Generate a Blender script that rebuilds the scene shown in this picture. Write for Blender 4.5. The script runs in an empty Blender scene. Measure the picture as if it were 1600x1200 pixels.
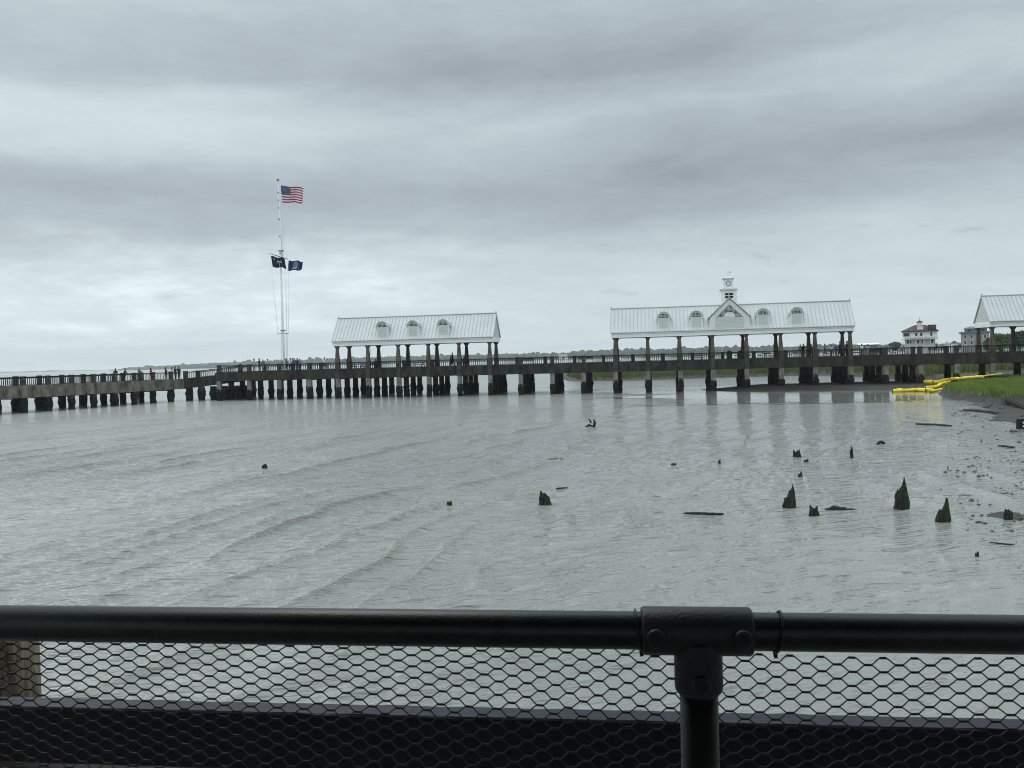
import bpy, math, random
import numpy as np
from mathutils import Vector, Matrix, noise as mn
R = math.radians
SC = bpy.context.scene
COL = SC.collection
random.seed(7)
rng = np.random.default_rng(11)

# ------------------------------------------------------------------ camera
F = 1400.0; EYE = 4.6
cam = bpy.data.cameras.new("camera"); camo = bpy.data.objects.new("camera", cam); COL.objects.link(camo)
cam.sensor_width = 36; cam.lens = 36 * F / 1600; cam.clip_start = .05; cam.clip_end = 20000
CM = Matrix.Rotation(R(90 - 1.604), 3, 'X') @ Matrix.Rotation(R(-1.52), 3, 'Z')
camo.matrix_world = Matrix.Translation((0, 0, EYE)) @ CM.to_4x4()
cam.dof.use_dof = True; cam.dof.focus_distance = 80; cam.dof.aperture_fstop = 22
SC.camera = camo
SC.view_settings.view_transform = 'Standard'; SC.view_settings.look = 'None'
SC.view_settings.exposure = 0; SC.view_settings.gamma = 1
SC.cycles.volume_bounces = 1; SC.cycles.filter_width = 1.0

# ------------------------------------------------------------------ world: overcast cloud deck over a Nishita sky
W = bpy.data.worlds.new("World"); SC.world = W; W.use_nodes = True
nt = W.node_tree; nt.nodes.clear()
def N(t, **k):
    n = nt.nodes.new(t)
    for a, b in k.items(): setattr(n, a, b)
    return n
def L(a, b): nt.links.new(a, b)
def val(x):
    n = N('ShaderNodeValue'); n.outputs[0].default_value = x; return n.outputs[0]
def M_(op, a, b=None, c=None, clamp=False):
    n = N('ShaderNodeMath', operation=op, use_clamp=clamp)
    for i, v in enumerate((a, b, c)):
        if v is None: continue
        if isinstance(v, (int, float)): n.inputs[i].default_value = v
        else: L(v, n.inputs[i])
    return n.outputs[0]
def noise(vec, scale, detail=4, rough=.55, dist=0):
    n = N('ShaderNodeTexNoise'); L(vec, n.inputs['Vector'])
    n.inputs['Scale'].default_value = scale; n.inputs['Detail'].default_value = detail
    n.inputs['Roughness'].default_value = rough; n.inputs['Distortion'].default_value = dist
    return n.outputs['Fac']
def smooth(x, a, b):
    n = N('ShaderNodeMapRange', interpolation_type='SMOOTHSTEP'); L(x, n.inputs[0])
    n.inputs[1].default_value = a; n.inputs[2].default_value = b
    return n.outputs[0]
SUN_EL, SUN_AZ = R(52), R(-35)      # behind the cloud, ahead and to the left
sky = N('ShaderNodeTexSky', sky_type='NISHITA', sun_disc=False, sun_elevation=SUN_EL, sun_rotation=SUN_AZ, air_density=1.0, dust_density=2.0)
tc = N('ShaderNodeTexCoord'); sp = N('ShaderNodeSeparateXYZ'); L(tc.outputs['Generated'], sp.inputs[0])
dx, dy, dz = sp.outputs
el = M_('MULTIPLY', M_('ARCSINE', dz), 57.2958)
az = M_('MULTIPLY', M_('ARCTAN2', dx, dy), 57.2958)
zz = M_('ADD', M_('MAXIMUM', dz, 0.0), .07)
cp = N('ShaderNodeCombineXYZ'); L(M_('DIVIDE', dx, zz), cp.inputs[0]); L(M_('DIVIDE', dy, zz), cp.inputs[1])   # cloud-deck coordinates
plane = cp.outputs[0]
ca = N('ShaderNodeCombineXYZ'); L(M_('MULTIPLY', az, .035), ca.inputs[0]); L(M_('MULTIPLY', el, .13), ca.inputs[1])
ang = ca.outputs[0]
# warped elevation: bands with ragged edges
w = M_('SUBTRACT', noise(ang, 1.1, 5, .55, .3), .5)
w2 = M_('SUBTRACT', noise(ang, 4.0, 6, .6, .4), .5)
elw = M_('ADD', M_('ADD', el, M_('MULTIPLY', w, 5.0)), M_('MULTIPLY', w2, 1.7))
elw = M_('ADD', elw, M_('MULTIPLY', az, -.03))
cr = N('ShaderNodeValToRGB'); L(M_('DIVIDE', elw, 90.0), cr.inputs[0])
BR = [(-5, .60), (0, .625), (3.5, .62), (6.0, .575), (8.2, .47), (10.6, .41), (12.6, .47), (14.8, .54), (17.4, .405), (20.5, .45), (23.5, .54), (29, .88), (45, 1.28), (70, 1.55)]
e = cr.color_ramp.elements
while len(e) < len(BR): e.new(.5)
for q, (d, b) in zip(e, BR):
    q.position = min(1, max(0, d / 90.0)); q.color = (b, b, b, 1)
base = cr.outputs[0]
# the bright thin patch low on the left
lm = M_('MULTIPLY', smooth(az, 6, -16), M_('MULTIPLY', smooth(elw, 2.0, 4.2), smooth(elw, 9.6, 6.5)))
lp = M_('MULTIPLY', lm, M_('ADD', .09, M_('MULTIPLY', smooth(noise(ang, 5.5, 9, .62, .15), .40, .72), .17)))
rgt = M_('MULTIPLY', M_('MULTIPLY', smooth(az, 8, 30), smooth(elw, 12, 18)), .07)
lft = M_('MULTIPLY', M_('MULTIPLY', smooth(az, -10, -28), smooth(elw, 14, 18)), .07)
fine = M_('MULTIPLY', M_('SUBTRACT', noise(ang, 4.2, 10, .66, .15), .5), .17)
lob = M_('MULTIPLY', M_('MULTIPLY', smooth(az, -4, -20), M_('MULTIPLY', smooth(elw, 11.5, 13.5), smooth(elw, 18.5, 16))), .10)
drk = M_('MULTIPLY', M_('MULTIPLY', M_('MULTIPLY', smooth(az, -14, -2), smooth(az, 22, 12)), M_('MULTIPLY', smooth(elw, 14.2, 16.2), smooth(elw, 20.5, 18))), -.05)
mid = M_('MULTIPLY', M_('SUBTRACT', noise(plane, .9, 7, .6, .4), .5), .13)
# small dark scud low down
scud = M_('MULTIPLY', M_('MULTIPLY', smooth(noise(ang, 6.0, 6, .55, .2), .60, .74), M_('MULTIPLY', smooth(el, 2.0, 4), smooth(el, 9, 6))), -.11)
B = base
drk2 = M_('MULTIPLY', M_('MULTIPLY', smooth(az, -2, 10), M_('MULTIPLY', smooth(elw, 6.5, 9.5), smooth(elw, 16.5, 13.5))), -.06)
for t in (lob, drk, drk2, lp, rgt, lft, fine, mid, scud): B = M_('ADD', B, t)
B = M_('MULTIPLY', M_('MAXIMUM', B, .3), 1.12)
tint = N('ShaderNodeMix', data_type='RGBA'); L(smooth(B, .42, .70), tint.inputs[0])
tint.inputs[6].default_value = (.88, 1.01, 1.11, 1); tint.inputs[7].default_value = (.885, 1.02, 1.07, 1)
BS = .1
cl = N('ShaderNodeVectorMath', operation='SCALE'); L(tint.outputs[2], cl.inputs[0]); L(M_('MULTIPLY', B, 1 / BS), cl.inputs['Scale'])
mx = N('ShaderNodeMix', data_type='RGBA'); mx.inputs[0].default_value = .97
L(sky.outputs[0], mx.inputs[6]); L(cl.outputs[0], mx.inputs[7])
bg = N('ShaderNodeBackground'); L(mx.outputs[2], bg.inputs[0]); bg.inputs[1].default_value = BS
wo = N('ShaderNodeOutputWorld'); L(bg.outputs[0], wo.inputs[0])

sun = bpy.data.lights.new("sun", 'SUN'); sun.energy = .9; sun.angle = R(25); sun.color = (1, .97, .93)
so = bpy.data.objects.new("sun", sun); COL.objects.link(so)
sd = Vector((math.sin(SUN_AZ) * math.cos(SUN_EL), math.cos(SUN_AZ) * math.cos(SUN_EL), math.sin(SUN_EL)))
so.rotation_euler = sd.to_track_quat('Z', 'Y').to_euler()

# ------------------------------------------------------------------ helpers
def ray(x, y):
    return CM @ Vector(((x - 800) / F, -(y - 600) / F, -1))
def at(x, y, z=0.0):
    d = ray(x, y); k = (z - EYE) / d.z
    return Vector((d.x * k, d.y * k, z))
def at_depth(x, y, dep):
    return Vector((0, 0, EYE)) + ray(x, y) * dep
def hor(x): return 582 - .0265 * x
def tag(o, label=None, cat=None, group=None, kind=None):
    if label: o['label'] = label
    if cat: o['category'] = cat
    if group: o['group'] = group
    if kind: o['kind'] = kind
    return o
def thing(name, label, cat, loc=(0, 0, 0), rz=0, group=None):
    o = bpy.data.objects.new(name, None); COL.objects.link(o); o.location = loc; o.rotation_euler = (0, 0, rz)
    o.empty_display_size = .2
    return tag(o, label, cat, group)
class MB:
    def __init__(s): s.v = []; s.f = []; s.m = []; s.sm = []
    def add(s, vs, fs, mi=0, smo=False):
        b = len(s.v); s.v += [tuple(p) for p in vs]
        for f in fs: s.f.append(tuple(b + i for i in f)); s.m.append(mi); s.sm.append(smo)
        return s
    def box(s, a, b, mi=0):
        x0, y0, z0 = a; x1, y1, z1 = b
        v = [(x0, y0, z0), (x1, y0, z0), (x1, y1, z0), (x0, y1, z0), (x0, y0, z1), (x1, y0, z1), (x1, y1, z1), (x0, y1, z1)]
        return s.add(v, [(0, 3, 2, 1), (4, 5, 6, 7), (0, 1, 5, 4), (1, 2, 6, 5), (2, 3, 7, 6), (3, 0, 4, 7)], mi)
    def frus(s, c, z0, z1, w0, w1, mi=0, d0=None, d1=None):
        d0 = d0 or w0; d1 = d1 or w1; x, y = c
        v = [(x + i * w0 / 2, y + j * d0 / 2, z0) for i, j in ((-1, -1), (1, -1), (1, 1), (-1, 1))] + [(x + i * w1 / 2, y + j * d1 / 2, z1) for i, j in ((-1, -1), (1, -1), (1, 1), (-1, 1))]
        return s.add(v, [(0, 3, 2, 1), (4, 5, 6, 7), (0, 1, 5, 4), (1, 2, 6, 5), (2, 3, 7, 6), (3, 0, 4, 7)], mi)
    def prism(s, poly, axis, a, b, mi=0):
        def mk(p, q):
            return {'x': (q, p[0], p[1]), 'y': (p[0], q, p[1]), 'z': (p[0], p[1], q)}[axis]
        n = len(poly)
        v = [mk(p, a) for p in poly] + [mk(p, b) for p in poly]
        fs = [tuple(range(n)), tuple(range(2 * n - 1, n - 1, -1))] + [(i, n + i, n + (i + 1) % n, (i + 1) % n) for i in range(n)]
        return s.add(v, fs, mi)
    def tube(s, pts, rad, n=8, mi=0, cap=True, smo=True):
        pts = [Vector(p) for p in pts]; k = len(pts)
        if not hasattr(rad, '__len__'): rad = [rad] * k
        vs = []; up = None
        for i, p in enumerate(pts):
            t = (pts[min(i + 1, k - 1)] - pts[max(i - 1, 0)]).normalized()
            if up is None: up = Vector((0, 0, 1)) if abs(t.z) < .9 else Vector((1, 0, 0))
            a = t.cross(up).normalized(); b = a.cross(t).normalized(); up = b
            for j in range(n):
                th = 2 * math.pi * j / n
                vs.append(p + (a * math.cos(th) + b * math.sin(th)) * rad[i])
        fs = [(i * n + j, i * n + (j + 1) % n, (i + 1) * n + (j + 1) % n, (i + 1) * n + j) for i in range(k - 1) for j in range(n)]
        s.add(vs, fs, mi, smo)
        if cap:
            b0 = len(s.v) - len(vs)
            s.f.append(tuple(b0 + j for j in reversed(range(n)))); s.m.append(mi); s.sm.append(False)
            s.f.append(tuple(b0 + (k - 1) * n + j for j in range(n))); s.m.append(mi); s.sm.append(False)
        return s
    def build(s, name, mats, parent=None):
        me = bpy.data.meshes.new(name); me.from_pydata(s.v, [], s.f)
        if not isinstance(mats, (list, tuple)): mats = [mats]
        for m in mats: me.materials.append(m)
        me.polygons.foreach_set('material_index', s.m); me.polygons.foreach_set('use_smooth', s.sm)
        me.validate(); me.update()
        o = bpy.data.objects.new(name, me); COL.objects.link(o)
        if parent: o.parent = parent
        return o
def rawmesh(name, V, Fc, mat, smooth=False, parent=None):
    me = bpy.data.meshes.new(name); V = np.asarray(V, dtype=np.float32); Fc = np.asarray(Fc, dtype=np.int32)
    n = Fc.shape[1]
    me.vertices.add(len(V)); me.vertices.foreach_set('co', V.ravel())
    me.loops.add(Fc.size); me.loops.foreach_set('vertex_index', Fc.ravel())
    me.polygons.add(len(Fc)); me.polygons.foreach_set('loop_start', np.arange(0, Fc.size, n, dtype=np.int32))
    me.polygons.foreach_set('use_smooth', np.full(len(Fc), smooth))
    me.materials.append(mat); me.update(calc_edges=True); me.validate()
    o = bpy.data.objects.new(name, me); COL.objects.link(o)
    if parent: o.parent = parent
    return o
# vectorised value noise
_T = rng.random((256, 256))
def vn(x, y, s=1.0, o=0):
    x = np.asarray(x) / s + 17.3 * o + 1000; y = np.asarray(y) / s - 9.1 * o + 1000
    xi = np.floor(x).astype(int); yi = np.floor(y).astype(int); fx = x - xi; fy = y - yi
    fx = fx * fx * (3 - 2 * fx); fy = fy * fy * (3 - 2 * fy)
    g = lambda a, b: _T[a % 256, b % 256]
    return (g(xi, yi) * (1 - fx) + g(xi + 1, yi) * fx) * (1 - fy) + (g(xi, yi + 1) * (1 - fx) + g(xi + 1, yi + 1) * fx) * fy
def fbm(x, y, s, o=0, k=4):
    r = 0; a = .5; t = 0
    for i in range(k): r = r + a * vn(x, y, s / 2 ** i, o + i * 3); t += a; a *= .5
    return r / t

# ------------------------------------------------------------------ materials
def mat(name, c, rough=.8, var=.25, scale=3.0, c2=None, bump=0.0, bscale=None, stretch=(1, 1, 1), metal=0, spec=.22, sharp=False, det=6):
    m = bpy.data.materials.new(name); m.use_nodes = True; t = m.node_tree
    b = t.nodes['Principled BSDF']
    b.inputs['Roughness'].default_value = rough; b.inputs['Metallic'].default_value = metal
    b.inputs['Specular IOR Level'].default_value = spec
    tcn = t.nodes.new('ShaderNodeTexCoord'); mp = t.nodes.new('ShaderNodeMapping'); mp.inputs['Scale'].default_value = stretch
    t.links.new(tcn.outputs['Object'], mp.inputs[0])
    nz = t.nodes.new('ShaderNodeTexNoise'); nz.inputs['Scale'].default_value = scale; nz.inputs['Detail'].default_value = det; nz.inputs['Roughness'].default_value = .6
    t.links.new(mp.outputs[0], nz.inputs['Vector'])
    r = t.nodes.new('ShaderNodeValToRGB'); t.links.new(nz.outputs['Fac'], r.inputs[0])
    if c2 is None:
        ca_ = tuple(v * (1 - var) for v in c); cb_ = tuple(min(1, v * (1 + var)) for v in c)
    else: ca_, cb_ = c, c2
    r.color_ramp.elements[0].color = (*ca_, 1); r.color_ramp.elements[1].color = (*cb_, 1)
    r.color_ramp.elements[0].position = .46 if sharp else .32; r.color_ramp.elements[1].position = .56 if sharp else .68
    t.links.new(r.outputs[0], b.inputs['Base Color'])
    if bump:
        n2 = t.nodes.new('ShaderNodeTexNoise'); n2.inputs['Scale'].default_value = bscale or scale * 4; n2.inputs['Detail'].default_value = 6
        t.links.new(mp.outputs[0], n2.inputs['Vector'])
        bp = t.nodes.new('ShaderNodeBump'); bp.inputs['Distance'].default_value = bump; t.links.new(n2.outputs['Fac'], bp.inputs['Height'])
        t.links.new(bp.outputs[0], b.inputs['Normal'])
    return m
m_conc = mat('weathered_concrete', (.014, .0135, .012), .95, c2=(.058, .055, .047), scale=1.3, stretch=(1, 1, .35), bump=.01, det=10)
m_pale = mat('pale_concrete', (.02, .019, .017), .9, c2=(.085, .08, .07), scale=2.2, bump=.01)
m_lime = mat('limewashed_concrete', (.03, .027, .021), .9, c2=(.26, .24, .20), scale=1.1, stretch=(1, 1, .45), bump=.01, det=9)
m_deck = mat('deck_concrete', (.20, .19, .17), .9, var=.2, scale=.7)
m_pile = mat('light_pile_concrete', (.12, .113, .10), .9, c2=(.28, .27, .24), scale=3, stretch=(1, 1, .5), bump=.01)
m_barn = mat('oyster_crust', (.004, .0045, .004), .95, c2=(.022, .021, .018), scale=5, bump=.04, bscale=9)
m_col = mat('tan_column_concrete', (.055, .048, .038), .9, c2=(.15, .13, .105), scale=2.5, stretch=(1, 1, .4), bump=.006)
m_iron = mat('dark_railing_paint', (.006, .007, .008), .7, var=.3, spec=.2)
m_roof = mat('white_metal_roof', (.52, .535, .535), .45, var=.06, scale=.5, spec=.5)
m_seam = mat('roof_seam', (.44, .46, .47), .5, var=.08)
m_white = mat('white_painted_wood', (.78, .80, .79), .6, var=.05, scale=1.5)
m_clap = mat('cream_clapboard', (.62, .65, .61), .7, var=.06, scale=2)
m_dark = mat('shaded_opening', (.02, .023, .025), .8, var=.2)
m_under = mat('timber_soffit', (.09, .075, .06), .8, var=.3, stretch=(1, .1, 1))
m_pole = mat('white_mast_paint', (.72, .74, .74), .4, var=.06)
m_steel = mat('galvanised_steel', (.30, .31, .32), .45, var=.15, metal=.6)
m_yel = mat('yellow_boom_fabric', (.70, .50, .02), .55, c2=(.86, .68, .06), scale=2.0, bump=.02, bscale=5)
m_rope = mat('dark_strap', (.03, .025, .02), .8, var=.3)
m_black = mat('black_enamel', (.012, .013, .014), .4, var=.3)
m_grn = mat('dark_green_paint', (.015, .04, .032), .5, var=.2)
m_mwood = mat('waterlogged_wood', (.008, .009, .006), .85, c2=(.04, .044, .028), scale=9, stretch=(1, 1, .25), bump=.02, bscale=20)
m_rock = mat('wet_rock', (.03, .03, .027), .6, c2=(.10, .10, .09), scale=8, bump=.01)

# ------------------------------------------------------------------ water
CRX, CRY = .36, .93
def wave(X, Y):
    dn = np.hypot(X, Y)
    expo = 1 / (1 + np.exp((X - .06 * Y - 2.0) / 3.5))              # exposed on the left, sheltered by the shore
    expo = .22 + .78 * expo
    far = np.clip((105 - Y) / 60, 0, 1)
    s = X * CRY - Y * CRX + 1.6 * (fbm(X, Y, 9, 1) - .5) * 2.4
    out = np.zeros_like(X)
    for lam, a, o in ((2.4, .16, 0), (1.4, .11, 5), (4.1, .09, 9)):
        al = X * CRX + Y * CRY; grp = np.clip(fbm(s, al * .22, 2.4 * lam ** .5, 20 + o, 3) * 2.7 - .75, 0, 1.2)
        ph = 2 * np.pi * (s / lam + 1.2 * fbm(X, Y, 5 * lam, 40 + o, 2))
        cr = (.5 + .5 * np.sin(ph + .5 * np.sin(ph))) ** 3.4
        out += a * grp * (cr - .3)
    # wind chop across the view
    c2 = -X * .52 + Y * .85 + 1.2 * (fbm(X, Y, 3, 60) - .5) * 2
    for lam, a, o in ((.8, .026, 2), (.45, .012, 7)):
        grp = np.clip(fbm(X, Y, 2.2, 80 + o, 3) * 2.2 - .6, 0, 1.2)
        out += a * grp * np.sin(2 * np.pi * (c2 / lam + fbm(X, Y, 1.6, 90 + o, 2) * 1.6)) * np.clip((75 - dn) / 40, 0, 1)
    return out * expo * far * np.clip((145 - dn) / 40, 0, 1)
def mk_water():
    ang_ = np.concatenate([np.linspace(-180, -46, 24)[:-1], np.linspace(-44, 44, 620), np.linspace(46, 180, 24)[1:-1]])
    rr = np.concatenate([[.5, 2, 3.5], np.geomspace(4.5, 150, 760), np.geomspace(160, 7000, 40)])
    A, RR = np.meshgrid(np.radians(ang_), rr)
    X = RR * np.sin(A); Y = RR * np.cos(A)
    Z = wave(X, Y) * (Y > 2)
    V = np.stack([X, Y, Z], -1).reshape(-1, 3)
    na = len(ang_); nr = len(rr)
    i, j = np.meshgrid(np.arange(nr - 1), np.arange(na), indexing='ij')
    a = i * na + j; b = i * na + (j + 1) % na
    Fc = np.stack([a, b, b + na, a + na], -1).reshape(-1, 4)
    return V, Fc
def water_mat():
    m = bpy.data.materials.new('silty_water'); m.use_nodes = True; t = m.node_tree
    b = t.nodes['Principled BSDF']; b.inputs['IOR'].default_value = 1.33
    def n(k, **kw):
        q = t.nodes.new(k)
        for a, c in kw.items(): setattr(q, a, c)
        return q
    tcn = n('ShaderNodeTexCoord')
    # silt colour: slow variation
    nz = n('ShaderNodeTexNoise'); nz.inputs['Scale'].default_value = .09; nz.inputs['Detail'].default_value = 4
    mp = n('ShaderNodeMapping'); mp.inputs['Scale'].default_value = (1, .5, 1); mp.inputs['Rotation'].default_value = (0, 0, R(20))
    t.links.new(tcn.outputs['Object'], mp.inputs[0]); t.links.new(mp.outputs[0], nz.inputs['Vector'])
    r = n('ShaderNodeValToRGB'); t.links.new(nz.outputs['Fac'], r.inputs[0])
    r.color_ramp.elements[0].position = .35; r.color_ramp.elements[0].color = (.196, .200, .190, 1)
    r.color_ramp.elements[1].position = .7; r.color_ramp.elements[1].color = (.236, .238, .224, 1)
    # stirred-up mud on the wave crests
    gz = n('ShaderNodeSeparateXYZ'); t.links.new(tcn.outputs['Object'], gz.inputs[0])
    cm = n('ShaderNodeMapRange'); t.links.new(gz.outputs[2], cm.inputs[0]); cm.inputs[1].default_value = .025; cm.inputs[2].default_value = .12
    mxx = n('ShaderNodeMix', data_type='RGBA'); t.links.new(cm.outputs[0], mxx.inputs[0]); t.links.new(r.outputs[0], mxx.inputs[6]); mxx.inputs[7].default_value = (.135, .128, .108, 1)
    # foam flecks riding the highest crests
    fz = n('ShaderNodeTexNoise'); fz.inputs['Scale'].default_value = 14; fz.inputs['Detail'].default_value = 3; t.links.new(tcn.outputs['Object'], fz.inputs['Vector'])
    f1 = n('ShaderNodeMapRange'); t.links.new(fz.outputs['Fac'], f1.inputs[0]); f1.inputs[1].default_value = .60; f1.inputs[2].default_value = .66
    f2 = n('ShaderNodeMapRange'); t.links.new(gz.outputs[2], f2.inputs[0]); f2.inputs[1].default_value = .10; f2.inputs[2].default_value = .15
    f3 = n('ShaderNodeMath', operation='MULTIPLY'); t.links.new(f1.outputs[0], f3.inputs[0]); t.links.new(f2.outputs[0], f3.inputs[1])
    mf_ = n('ShaderNodeMix', data_type='RGBA'); t.links.new(f3.outputs[0], mf_.inputs[0]); t.links.new(mxx.outputs[2], mf_.inputs[6]); mf_.inputs[7].default_value = (.36, .33, .27, 1)
    t.links.new(mf_.outputs[2], b.inputs['Base Color'])
    # ripples: several scales; calm where the flats shelter the water
    def nn(sc, st, rot, det=3, dist=.3):
        mr = n('ShaderNodeMapping'); mr.inputs['Rotation'].default_value = (0, 0, -R(rot)); t.links.new(tcn.outputs['Object'], mr.inputs[0])
        mp = n('ShaderNodeMapping'); mp.inputs['Scale'].default_value = st; t.links.new(mr.outputs[0], mp.inputs[0])
        q = n('ShaderNodeTexNoise'); q.inputs['Scale'].default_value = sc; q.inputs['Detail'].default_value = det; q.inputs['Distortion'].default_value = dist
        t.links.new(mp.outputs[0], q.inputs['Vector']); return q.outputs['Fac']
    def ma(op, a, b_, cl=False):
        q = n('ShaderNodeMath', operation=op, use_clamp=cl)
        for i, v in enumerate((a, b_)):
            if isinstance(v, (int, float)): q.inputs[i].default_value = v
            else: t.links.new(v, q.inputs[i])
        return q.outputs[0]
    h = ma('MULTIPLY', nn(1.1, (.28, 1, 1), 40), .19)
    h = ma('ADD', h, ma('MULTIPLY', nn(3.6, (.18, 1, 1), 24), .23))
    h = ma('ADD', h, ma('MULTIPLY', nn(9.0, (.20, 1, 1), 16), .10))
    h = ma('ADD', h, ma('MULTIPLY', nn(.4, (.35, 1, 1), 52), .12))
    # sheltered lagoon mask, world x right of the wave line and in front of the bar
    X, Y = gz.outputs[0], gz.outputs[1]
    def sm(x, a, b_):
        q = n('ShaderNodeMapRange', interpolation_type='SMOOTHSTEP'); t.links.new(x, q.inputs[0]); q.inputs[1].default_value = a; q.inputs[2].default_value = b_; return q.outputs[0]
    wob = ma('MULTIPLY', ma('SUBTRACT', nn(.12, (.25, 1, 1), 5), .5), 34)
    calm = ma('MULTIPLY', sm(ma('ADD', Y, ma('MULTIPLY', wob, .7)), 74, 80), sm(ma('ADD', X, wob), 4, 16))
    calm = ma('MULTIPLY', calm, sm(Y, 150, 120))
    shore = sm(ma('ADD', X, ma('MULTIPLY', Y, -.40)), -3, 3.5)
    calm = ma('MAXIMUM', calm, ma('MULTIPLY', shore, .72))
    lee = ma('MULTIPLY', sm(ma('ADD', X, ma('MULTIPLY', Y, -.05)), -2, 7), .48)
    calm = ma('MAXIMUM', calm, lee)
    h = ma('MULTIPLY', h, ma('SUBTRACT', 1.0, ma('MULTIPLY', calm, .96)))
    bp = n('ShaderNodeBump'); bp.inputs['Distance'].default_value = 1.0; bp.inputs['Strength'].default_value = 1.0
    t.links.new(h, bp.inputs['Height']); t.links.new(bp.outputs[0], b.inputs['Normal'])
    far_ = sm(Y, 12, 75)                                   # unresolved chop: rougher over the open water
    ro = ma('ADD', .045, ma('MULTIPLY', far_, .13)); ro = ma('MULTIPLY', ro, ma('SUBTRACT', 1.0, ma('MULTIPLY', calm, .88)))
    ro = ma('ADD', ro, ma('MULTIPLY', ma('SUBTRACT', nn(.25, (.22, 1, 1), 8, 4), .5), .10))
    t.links.new(ma('MAXIMUM', ro, .03), b.inputs['Roughness'])
    return m
m_water = water_mat()
wv, wf = mk_water()
tag(rawmesh('water', wv, wf, m_water, True), kind='structure')

# ------------------------------------------------------------------ pier frame
Y0, TAN = 114.3, .164
PH = math.atan(TAN); CP, SP = math.cos(PH), math.sin(PH)
def pier_t(x, dy=22, d=0.0):
    """distance along the pier whose front line is seen at photo column x"""
    r_ = ray(x, hor(x) + dy)
    ox, oy = d * SP, Y0 + d * CP
    # r*k = (ox,oy)+t*(CP,-SP)
    k = (ox * SP + oy * CP) / (r_.x * SP + r_.y * CP)
    X, Y = r_.x * k, r_.y * k
    return (X - ox) * CP - (Y - oy) * SP
def W2(t, d, z): return Vector((t * CP + d * SP, Y0 - t * SP + d * CP, z))
def world_td(X, Y):
    Y = Y - Y0; return X * CP - Y * SP, X * SP + Y * CP

# ------------------------------------------------------------------ mud, bar and bank
def sstep(x, a, b):
    t = np.clip((x - a) / (b - a), 0, 1); return t * t * (3 - 2 * t)
MND = [(at(1592, 802).x, at(1592, 802).y, 1.9, .10), (at(1600, 655).x + 1, at(1600, 655).y, 5, .12), (at(1575, 636).x, at(1575, 636).y, 4.5, .12), (at(1620, 700).x, at(1620, 700).y, 2.4, .07)]
SHX = [8, 9.6, 10.6, 12.4, 14.8, 21.5, 28.5, 36, 43, 48]; SHY = [6, 14, 18, 24, 30, 42, 57, 72, 88, 100]
def height(X, Y):
    X = np.asarray(X, float); Y = np.asarray(Y, float)
    n1 = fbm(X, Y, 6, 3) - .5; n2 = fbm(X, Y, 1.2, 13) - .5; n3 = fbm(X, Y, .35, 23, 3) - .5
    sh = np.interp(Y, SHY, SHX)
    h = np.clip((X - sh) * .011, -1.0, .05) - .105 + n1 * .10 + n2 * .12 + n3 * .08
    for mx_, my_, mr_, ma_ in MND: h = h + ma_ * np.exp(-(((X - mx_) / mr_) ** 2 + ((Y - my_) / (mr_ * 1.6)) ** 2))
    h = np.where(Y > 92, np.minimum(h, -.2 + .35 * sstep(X, 44, 54)), h)
    # bar of mud below the pier
    t, d = world_td(X, Y)
    front = np.interp(t, [10, 22, 30, 40, 60], [0, -2.0, -6.0, -8.5, -11.0])
    back = np.interp(t, [10, 30, 50, 70], [0, 6, 9, 16])
    bar = .58 * sstep(t, 21, 33) * sstep(d, front - 1.2, front + 6) * (1 - sstep(d, back, back + 7)) - .12 + n1 * .12 + n2 * .06
    h = np.maximum(h, bar)
    # grassy bank
    e = bank_edge(X, Y)
    b = np.where(e > -.3, .05 + .75 * sstep(e, -.3, .6) + .028 * np.clip(e, 0, 34) + n1 * .15 + n2 * .1, -1)
    h = np.maximum(h, b)
    # back marsh
    mf = 168 - .12 * (X - 20) + 10 * (fbm(X, Y * 0, 25, 33) - .5) - 38 * sstep(X, 62, 95)
    mk = -.5 + 1.1 * sstep(Y, mf, mf + 5) * sstep(X, 6, 16) + .15 * n1
    return np.maximum(np.maximum(h, mk), -.9)
BKX = [39.2, 39.2, 39.3, 41.0, 43.2, 47.0, 51.5, 59]; BKY = [62, 69.7, 78.5, 84, 89, 94, 97.5, 101]
def bank_edge(X, Y):
    """roughly metres inside the bank's outline"""
    wob = (vn(X, Y, 2.0, 71) - .5) * 1.1 + (vn(X, Y, .7, 72) - .5) * .5
    ex = X - np.interp(Y, BKY, BKX) + .6
    return np.minimum(ex, (Y - 66.0 - .05 * (X - 39)) * .9) + wob
gx = np.concatenate([np.arange(5, 75, .45), np.arange(75, 420, 4.0)]); gy = np.concatenate([np.arange(7, 30, .35), np.arange(30, 130, .5), np.arange(130, 330, 3.5)])
GX, GY = np.meshgrid(gx, gy); GZ = height(GX, GY)
nx_, ny_ = len(gx), len(gy)
ii, jj = np.meshgrid(np.arange(ny_ - 1), np.arange(nx_ - 1), indexing='ij'); a0 = ii * nx_ + jj
m_mud = mat('wet_mud', (.010, .009, .0075), .62, c2=(.040, .036, .030), scale=.8, bump=.10, bscale=4, spec=.25, det=9)
tag(rawmesh('mudflat', np.stack([GX, GY, GZ], -1).reshape(-1, 3), np.stack([a0, a0 + 1, a0 + 1 + nx_, a0 + nx_], -1).reshape(-1, 4), m_mud, True), kind='structure')
def hz(X, Y): return float(height(np.array([X]), np.array([Y]))[0])
def ground(x, y, k=4):
    d_ = ray(x, y); k_ = np.linspace(6, 190, 9000) / d_.y
    X, Y, Z = d_.x * k_, d_.y * k_, EYE + d_.z * k_; H = np.maximum(height(X, Y), 0)
    i = int(np.argmax(Z <= H))
    return Vector((X[i], Y[i], H[i]))

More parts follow.
